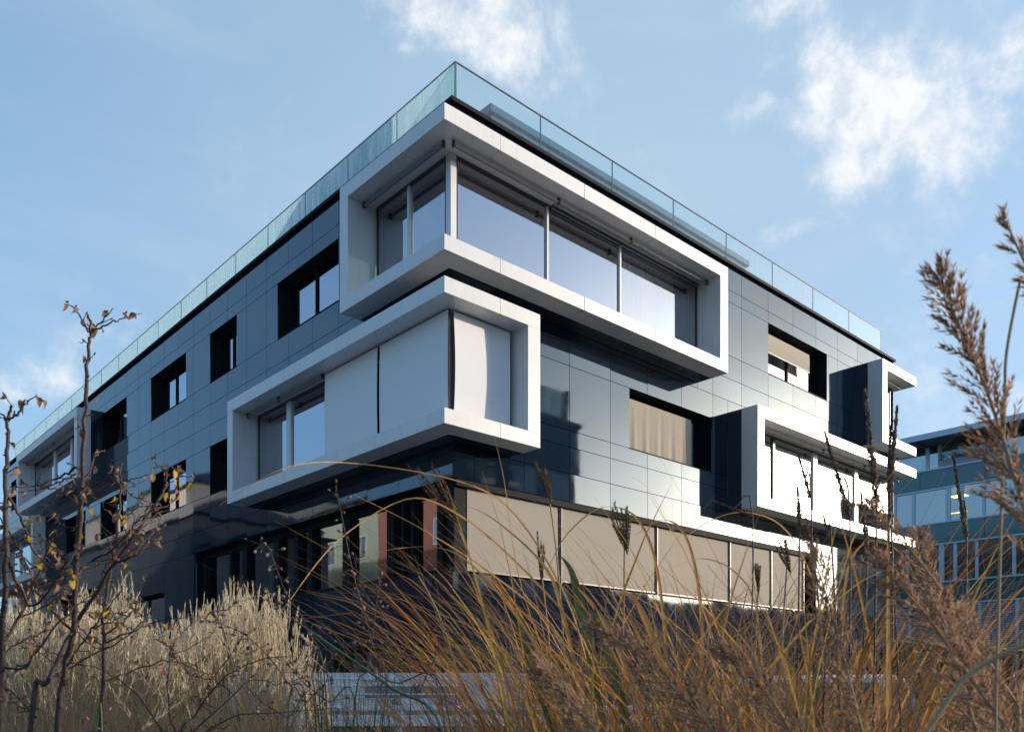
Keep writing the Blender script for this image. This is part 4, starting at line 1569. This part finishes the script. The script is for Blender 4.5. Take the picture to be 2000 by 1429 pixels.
panicle('large blurred brown reed plume against the sky at the right edge', [(2040, 1120), (1990, 960), (1930, 770), (1875, 640), (1838, 546)], 1.15, .056, 1, .6, 2.2)
panicle('reed plume tip at the top of the right edge', [(2075, 620), (2035, 575), (1998, 505), (1964, 432)], 1.05, .0, 2, .3, .32)
panicle('reed plume crossing the right bay towards the teal building', [(1990, 1380), (1910, 1260), (1830, 1140), (1750, 1040), (1700, 990)], 1.6, .055, 3, .5, 1.4)
panicle('reed plume leaning left in the lower right corner', [(2010, 1480), (1900, 1330), (1800, 1190), (1720, 1110)], 1.3, .07, 4, .5, 1.4)
panicle('grey-brown plume rising in the bottom centre right', [(1450, 1520), (1370, 1400), (1260, 1290), (1170, 1225)], 1.5, .06, 5, .5, 1.4)
panicle('short fluffy plume at the bottom centre', [(1235, 1530), (1165, 1430), (1095, 1345), (1060, 1315)], 1.4, .045, 6, .5, 1.2)
panicle('brown plume below the dark end of the facade', [(1700, 1500), (1660, 1330), (1620, 1180), (1590, 1090)], 1.6, .06, 7, .5, 1.3)
panicle('brown plume hanging in front of the lawn bank', [(1930, 1500), (1890, 1370), (1860, 1260), (1835, 1190)], 1.4, .065, 8, .6, 1.4)
panicle('pale reed plume in front of the teal band', [(1920, 1330), (1880, 1230), (1820, 1130), (1800, 1055)], 1.7, .05, 9, .5, 1.2)
panicle('low plume between the rust clumps and the lower right', [(1600, 1540), (1540, 1420), (1470, 1320), (1420, 1270)], 1.5, .05, 11, .5, 1.2)
t = thing('reed_stalk', 'bare bent reed stalk near the right edge', 'reed', tuple(Vector((at(1960, 1344, 1.3).x, at(1960, 1344, 1.3).y, 0))))
o3 = Vector(t.location)
MB().tube(bez([at(x, y, 1.25) - o3 for x, y in ((1950, 2600), (1945, 1500), (1950, 1200), (1962, 800), (1966, 690), (1990, 560), (1996, 540))], 5), .0022, 6).build('stem', 'straw_stem', t)
MB().tube(bez([at(x, y, .95) - o3 for x, y in ((1760, 1500), (1830, 1400), (1900, 1310), (2060, 1230))], 4), .0028, 6).build('side_stem', 'straw_stem', t)


# --- dark seed spikes
def spike(label, x0, y0, x1, y1, dep, r, seed):
    rr = random.Random(seed)
    a, b = at(x1, y1, dep), at(x0, y0, dep)     # foot and tip of the spike
    o_ = Vector((a.x + rr.uniform(-.1, .1), a.y + rr.uniform(-.1, .1), 0))
    t = thing('seed_spike', label, 'seed head', tuple(o_), 'dark upright seed spikes')
    a, b = a - o_, b - o_
    st = MB().tube(bez([(0, 0, 0), a * .55 + Vector((0, 0, .02)), a, a.lerp(b, .5), b], 4), [.0028] * 12 + [.002] * 5, 6)
    st.build('stem', 'twig', t)
    mb = MB()
    d = (b - a)
    L = d.length
    d = d.normalized()
    s1 = d.orthogonal().normalized()
    s2 = d.cross(s1)
    n = int(L / .0055)
    for i in range(n):
        f = i / n
        rad = r * (1 - .65 * f) * rr.uniform(.75, 1.25)
        if (i // 3) % 2 and rr.random() < .6:
            rad *= .55
        for k in range(7):
            an = k * .9 + i * .7 + rr.uniform(-.3, .3)
            o = s1 * cos(an) + s2 * sin(an)
            p = a + d * (L * f + rr.uniform(0, .005))
            q = p + o * rad * rr.uniform(.6, 1.3) + d * .004
            e = o.cross(d) * .0026
            mb.quad(p, q - e, q + d * .009, q + e)
            mb.tri(p + d * .005, q + e, q + d * .006)
    mb.build('seed_head', 'spike', t)


for i, (lab, *q) in enumerate([('tallest dark seed spike in front of the end of the top bay', 1690, 765, 1712, 985, 2.3, .011), ('dark seed spike leaning left across the glazed right bay', 1612, 848, 1660, 1010, 2.3, .009),
                               ('dark seed spike against the sky right of the top bay', 1752, 797, 1738, 965, 2.5, .010), ('thin dark seed spike just left of the one against the sky', 1739, 835, 1735, 960, 2.5, .007),
                               ('seed spike in front of the teal window band', 1862, 893, 1888, 1050, 2.4, .007), ('small seed spike at the left pane of the right bay', 1560, 890, 1584, 975, 2.6, .006),
                               ('short seed spike at the sill of the right bay', 1558, 955, 1562, 1035, 2.7, .009), ('seed spike by the second mullion of the right bay', 1682, 965, 1694, 1090, 2.5, .007),
                               ('low dark seed spike at the right end of the blinds', 1614, 1165, 1612, 1285, 2.6, .012), ('seed spike below the sill of the right bay', 1609, 1010, 1625, 1070, 2.6, .007),
                               ('thin seed spike under the corner of the right bay', 1724, 1065, 1732, 1150, 2.6, .008), ('bent seed spike curling at the casing of the right bay', 1395, 978, 1470, 1008, 3.0, .006)]):
    spike(lab, *q, 60 + i)

# --- leaves
def leaf_mesh(m, curl, seed):
    mb = MB()
    rr = random.Random(seed)
    n = 6
    rows_ = []
    for i in range(n + 1):
        f = i / n
        w = .5 * sin(pi * (f ** .8)) ** .8 * .62 + .002
        z = -curl * f * f * .6
        x = f * cos(curl * f * .6)
        rows_.append([Vector((x, -w, z + abs(w) * .5 * (curl + .2) + rr.uniform(-.03, .03))), Vector((x, 0, z)), Vector((x, w, z + abs(w) * .5 * (curl + .2) + rr.uniform(-.03, .03)))])
    for r_ in rows_:
        mb.v += [tuple(p) for p in r_]
    for i in range(n):
        a = i * 3
        mb.f += [(a, a + 1, a + 4, a + 3), (a + 1, a + 2, a + 5, a + 4)]
    b = len(mb.v)
    mb.tube([(-.35, 0, .08), (0, 0, 0)], .012, 4)
    return mb.mesh('leaf', m, True)


LEAF = {'b': [leaf_mesh('leaf_brown', c, i) for i, c in enumerate((.6, 1.4, 2.2))], 'p': [leaf_mesh('leaf_pink', c, i + 5) for i, c in enumerate((1.0, 2.0))],
        'y': [leaf_mesh('leaf_yellow', c, i + 9) for i, c in enumerate((.4, .9))]}


def put_leaf(parent, p, kind, size, rr):
    o = bpy.data.objects.new('leaf', rr.choice(LEAF[kind]))
    C.objects.link(o)
    o.parent = parent
    o.location = p
    o.scale = (size, size, size)
    o.rotation_euler = (rr.uniform(-1, 1), rr.uniform(.3, 1.9), rr.uniform(0, 6.28))
    return o


def shrub(label, dep, stems, seed, nleaf, spur=.045, root=None):
    """stems: list of (pixel polyline, radius at foot). Each is a part; twigs, buds and leaves follow them"""
    rr = random.Random(seed)
    b0 = at(stems[0][0][0][0], HY, dep)
    o_ = Vector((b0.x, b0.y, 0))
    t = thing('young_tree', label, 'young tree', tuple(o_), 'bare young trees at the left')
    cand = []
    extra_ = []
    for (pts, r0) in stems:
        vis = [p for p in pts if p[1] < 1480]
        for _ in range(3 if len(vis) > 4 else 1):
            if len(vis) < 2:
                continue
            k = rr.randrange(len(vis) - 1)
            f = rr.random()
            x = vis[k][0] + (vis[k + 1][0] - vis[k][0]) * f
            y = vis[k][1] + (vis[k + 1][1] - vis[k][1]) * f
            if y < 930:
                continue
            sx = rr.choice((-1, 1))
            l_ = rr.uniform(35, 110)
            extra_.append(([(x, y), (x + sx * l_ * .45, y - l_ * rr.uniform(.1, .4)), (x + sx * l_ * .8, y - l_ * rr.uniform(.3, .8)), (x + sx * l_ * rr.uniform(.8, 1.2), y - l_ * rr.uniform(.6, 1.2))], .003))
    for si, (pts, r0) in enumerate(list(stems) + extra_):
        r0 = r0 * .78
        dd = dep
        P = [at(x, y, dd + .06 * sin(x * .05 + y * .01) * (1 if y < 1500 else 0)) - o_ for x, y in pts]
        P = bez(P, 6)
        # small kinks
        for i in range(1, len(P) - 1):
            P[i] += Vector((rr.gauss(0, .0022), rr.gauss(0, .0022), rr.gauss(0, .0022)))
        n = len(P)
        mb = MB()
        mb.tube(P, [r0 * (1 - .68 * i / n) for i in range(n)], 7)
        acc = 0
        for i in range(1, n):
            seg = P[i] - P[i - 1]
            acc += seg.length
            while acc > spur:
                acc -= spur * rr.uniform(.7, 1.5)
                p = P[i - 1].lerp(P[i], rr.random())
                d = seg.normalized()
                s1 = d.orthogonal().normalized()
                a = rr.uniform(0, 6.28)
                o = (s1 * cos(a) + d.cross(s1) * sin(a) + d * .6).normalized()
                L = rr.choice((.006, .01, .014, .022, .035)) * rr.uniform(.7, 1.3)
                mb.tube([p, p + o * L * .6, p + o * L + d * L * .15], [.0016, .0014, .0010], 4)
                q = p + o * L
                mb.tube([q - o * .003, q + o * .003, q + o * .007], [.0012, .0026, .0008], 5)
                if p.z > .9:
                    cand.append(q)
        mb.build('trunk' if si == 0 else 'branch', 'twig', t, smooth_=True)
    rr.shuffle(cand)
    for q in cand[:int(nleaf * 1.7)]:
        put_leaf(t, q, rr.choice('bbbppy' if q.z < 2.0 else 'bbbp'), rr.uniform(.014, .030), rr)
    return t, o_, rr


tA, oA, rA = shrub('bare young tree with the tallest stem rising above the roof line', 2.6, [
    ([(60, 2380), (112, 1429), (140, 1250), (150, 1100), (160, 960), (167, 800), (172, 700), (176, 648), (172, 615)], .0135),
    ([(176, 650), (160, 625), (142, 600), (128, 588)], .004), ([(176, 650), (205, 635), (240, 622), (277, 612)], .004), ([(177, 648), (200, 625), (222, 602)], .0036),
    ([(150, 1090), (158, 980), (180, 900), (205, 878)], .006), ([(150, 912), (110, 935), (60, 950), (18, 952)], .005), ([(148, 925), (120, 938), (70, 958), (12, 960)], .0035),
    ([(142, 1230), (100, 1190), (60, 1120), (20, 1040), (-10, 1000)], .006), ([(146, 1125), (180, 1095), (235, 1060), (280, 1005), (300, 985)], .006),
    ([(130, 1300), (170, 1240), (200, 1200), (240, 1150)], .005), ([(150, 1100), (110, 1095), (60, 1110), (-10, 1122)], .005)], 5, 46)
tB, oB, rB = shrub('bare young tree at the left edge with a leaf at its tip', 2.2, [
    ([(-20, 2500), (-5, 1500), (2, 1280), (12, 1080), (10, 950), (14, 870), (16, 820), (24, 793)], .012),
    ([(16, 822), (38, 805), (58, 782), (72, 770)], .004), ([(16, 822), (4, 810), (-12, 800)], .004), ([(12, 1080), (60, 1180), (110, 1130), (150, 1075)], .006),
    ([(8, 1250), (40, 1200), (90, 1080), (120, 1040)], .006), ([(4, 1300), (50, 1300), (120, 1210), (190, 1150)], .005), ([(10, 960), (40, 1010), (70, 1080), (110, 1110), (160, 1130)], .005)], 6, 40)
tC, oC, rC = shrub('thin bare young tree in front of the blue left facade', 2.8, [
    ([(150, 2380), (197, 1429), (203, 1260), (203, 1190), (222, 1090), (233, 1000), (236, 950), (236, 905)], .010),
    ([(236, 946), (222, 935), (209, 921)], .003), ([(236, 944), (262, 935), (291, 926)], .0032), ([(203, 1255), (250, 1235), (300, 1215), (362, 1205)], .005), ([(203, 1240), (240, 1215), (270, 1175), (278, 1170)], .004),
    ([(202, 1262), (170, 1240), (150, 1215), (135, 1190)], .004), ([(220, 1100), (250, 1060), (262, 1010), (240, 985)], .004), ([(200, 1330), (260, 1310), (330, 1290), (400, 1315)], .004)], 7, 34)
tD, oD, rD = shrub('leaning bare young tree carrying the yellow leaves', 2.7, [
    ([(40, 2400), (60, 1435), (92, 1330), (155, 1210), (225, 1100), (285, 1010), (318, 965), (322, 925), (314, 912)], .011),
    ([(320, 940), (335, 928), (350, 930), (375, 930)], .0035), ([(300, 990), (330, 985), (350, 960), (345, 930)], .003), ([(225, 1100), (270, 1080), (305, 1030), (320, 1025)], .004),
    ([(155, 1210), (200, 1130), (215, 1070), (205, 1040)], .005), ([(92, 1330), (160, 1290), (250, 1240), (310, 1180)], .005), ([(70, 1400), (20, 1350), (-20, 1330)], .005), ([(250, 1065), (240, 1020), (225, 1000)], .003)], 8, 44)
for (x, y, tt, oo, rr, dp) in ((342, 918, tD, oD, rD, 2.65), (346, 936, tD, oD, rD, 2.66), (358, 938, tD, oD, rD, 2.64), (373, 941, tD, oD, rD, 2.66), (328, 961, tD, oD, rD, 2.7), (349, 966, tD, oD, rD, 2.7),
                            (298, 925, tC, oC, rC, 2.8), (224, 968, tC, oC, rC, 2.8), (140, 960, tA, oA, rA, 2.6), (57, 1010, tA, oA, rA, 2.6), (172, 995, tA, oA, rA, 2.6), (157, 1030, tA, oA, rA, 2.6), (241, 1012, tD, oD, rD, 2.7),
                            (102, 1058, tB, oB, rB, 2.2), (58, 1047, tB, oB, rB, 2.2), (72, 1092, tB, oB, rB, 2.2), (17, 972, tB, oB, rB, 2.2), (160, 1042, tA, oA, rA, 2.6), (192, 1192, tC, oC, rC, 2.8), (214, 1195, tC, oC, rC, 2.8), (233, 1003, tC, oC, rC, 2.8)):
    put_leaf(tt, at(x, y, dp) - oo, 'y', rr.uniform(.024, .034), rr)
for (x, y, tt, oo, rr, dp) in ((126, 592, tA, oA, rA, 2.6), (204, 613, tA, oA, rA, 2.6), (211, 608, tA, oA, rA, 2.6), (265, 612, tA, oA, rA, 2.6), (74, 776, tB, oB, rB, 2.2), (184, 640, tA, oA, rA, 2.6), (163, 693, tA, oA, rA, 2.6), (190, 775, tA, oA, rA, 2.6), (149, 812, tA, oA, rA, 2.6)):
    put_leaf(tt, at(x, y, dp) - oo, 'b', rr.uniform(.022, .03), rr)
# low bare bush between them
shrub('low bare bush tangled in the straw grass at the left', 3.2, [
    ([(330, 2200), (345, 1500), (380, 1400), (430, 1330), (500, 1290), (560, 1280)], .006), ([(345, 1480), (300, 1400), (250, 1340), (180, 1300), (90, 1290)], .005), ([(360, 1440), (420, 1390), (490, 1330), (545, 1335), (600, 1320)], .004),
    ([(350, 1450), (330, 1380), (330, 1300), (350, 1240), (420, 1190)], .004), ([(380, 1400), (410, 1330), (470, 1250), (480, 1200)], .003), ([(350, 1470), (450, 1400), (560, 1390), (680, 1380)], .004)], 12, 40)


# --- dried flower stems in the middle
def flower(label, pts, dep, seed, npod=16, m='pod', pink=False):
    rr = random.Random(seed)
    P = [at(x, y, dep) for x, y in pts]
    o_ = Vector((P[0].x, P[0].y, 0))
    t = thing('dried_flower', label, 'dried flower', tuple(o_), 'dried flower stems in front of the trailer')
    P = bez([Vector((0, 0, 0))] + [p - o_ for p in P], 6)
    MB().tube(P, [.0026 * (1 - .6 * i / len(P)) for i in range(len(P))], 5).build('stem', 'twig' if not pink else 'rush', t)
    n = len(P)
    tw, pd = MB(), MB()
    for i in range(npod):
        f = .45 + .55 * (i + rr.random()) / npod
        p = P[min(n - 1, int(f * (n - 1)))]
        o = Vector((rr.gauss(0, 1), rr.gauss(0, 1), rr.gauss(.3, .7))).normalized()
        L = rr.uniform(.01, .05)
        q = p + o * L
        tw.tube([p, q], [.001, .0008], 4)
        r_ = rr.uniform(.003, .006)
        pd.tube([q, q + o * r_ * .8, q + o * r_ * 2.0, q + o * r_ * 3], [r_ * .3, r_, r_ * .8, r_ * .15], 6)
    tag(tw.build('twigs', 'twig', t), kind='stuff')
    tag(pd.build('pods', 'pink_flower' if pink else m, t, smooth_=True), kind='stuff')


fl = [('dried stem with pale pods at the left of the ground-floor glazing', [(640, 1420), (600, 1230), (560, 1160), (540, 1110), (522, 1065), (505, 1062)], 2.4),
      ('dried stem whose pinkish head reaches the underside of the corner bay', [(760, 1420), (725, 1250), (690, 1120), (668, 1010), (655, 948)], 2.6),
      ('dried pod stem crossing the boards to the right', [(880, 1420), (760, 1330), (640, 1240), (560, 1185), (490, 1165)], 2.3),
      ('dark podded stem in front of the trailer', [(560, 1430), (600, 1370), (640, 1320), (610, 1260)], 2.5), ('thin podded stem low at the middle', [(700, 1430), (640, 1370), (590, 1330), (560, 1290)], 2.5),
      ('dried stem with a pale bent head', [(690, 1430), (720, 1300), (735, 1180), (745, 1120)], 2.8), ('short podded stem by the green rushes', [(800, 1430), (820, 1350), (850, 1280), (870, 1200)], 2.6),
      ('dark branching pod stem left of the rushes', [(620, 1430), (560, 1400), (500, 1360), (460, 1300), (430, 1210)], 2.4), ('pod stem hanging over the blue plate', [(600, 1440), (560, 1330), (480, 1240), (400, 1210)], 2.6),
      ('tall podded stem right of the glazing posts', [(870, 1430), (800, 1300), (740, 1200), (700, 1130), (695, 1080)], 2.7)]
for i, (lab, pts, dp) in enumerate(fl):
    flower(lab, pts, dp, 100 + i, 18)
flower('thin green stem with a pink bloom low in the middle', [(760, 1430), (740, 1340), (725, 1300), (722, 1288)], 2.6, 130, 6, pink=True)
flower('pink bloom on a green stem at the bottom left', [(200, 1460), (185, 1430), (172, 1412)], 2.2, 131, 6, pink=True)
t = thing('green_stalk', 'long diagonal green stalk crossing in front of the trailer', 'plant stem', tuple(Vector((at(880, HY, 2.2).x, at(880, HY, 2.2).y, 0))))
o3 = Vector(t.location)
MB().tube(bez([at(x, y, 2.2) - o3 for x, y in ((930, 1900), (870, 1440), (760, 1340), (640, 1255), (575, 1210))], 5), [.004] * 12 + [.0035] * 5 + [.0025] * 4, 6, ).build('stem', 'rush', t)
ru = MB()
for _ in range(90):
    px = rq.uniform(585, 790)
    dep = rq.uniform(3.8, 4.6)
    b_ = at(rq.gauss(690, 50), HY, dep)
    tp = at(px, rq.uniform(1225, 1370), dep)
    ru.tube([(b_.x, b_.y, 0), Vector((b_.x, b_.y, 0)).lerp(tp, .6), tp], [.0035, .003, .001], 4)
tag(ru.build('rushes', 'rush'), 'upright green rushes in front of the silver trailer board', 'grass', kind='stuff')
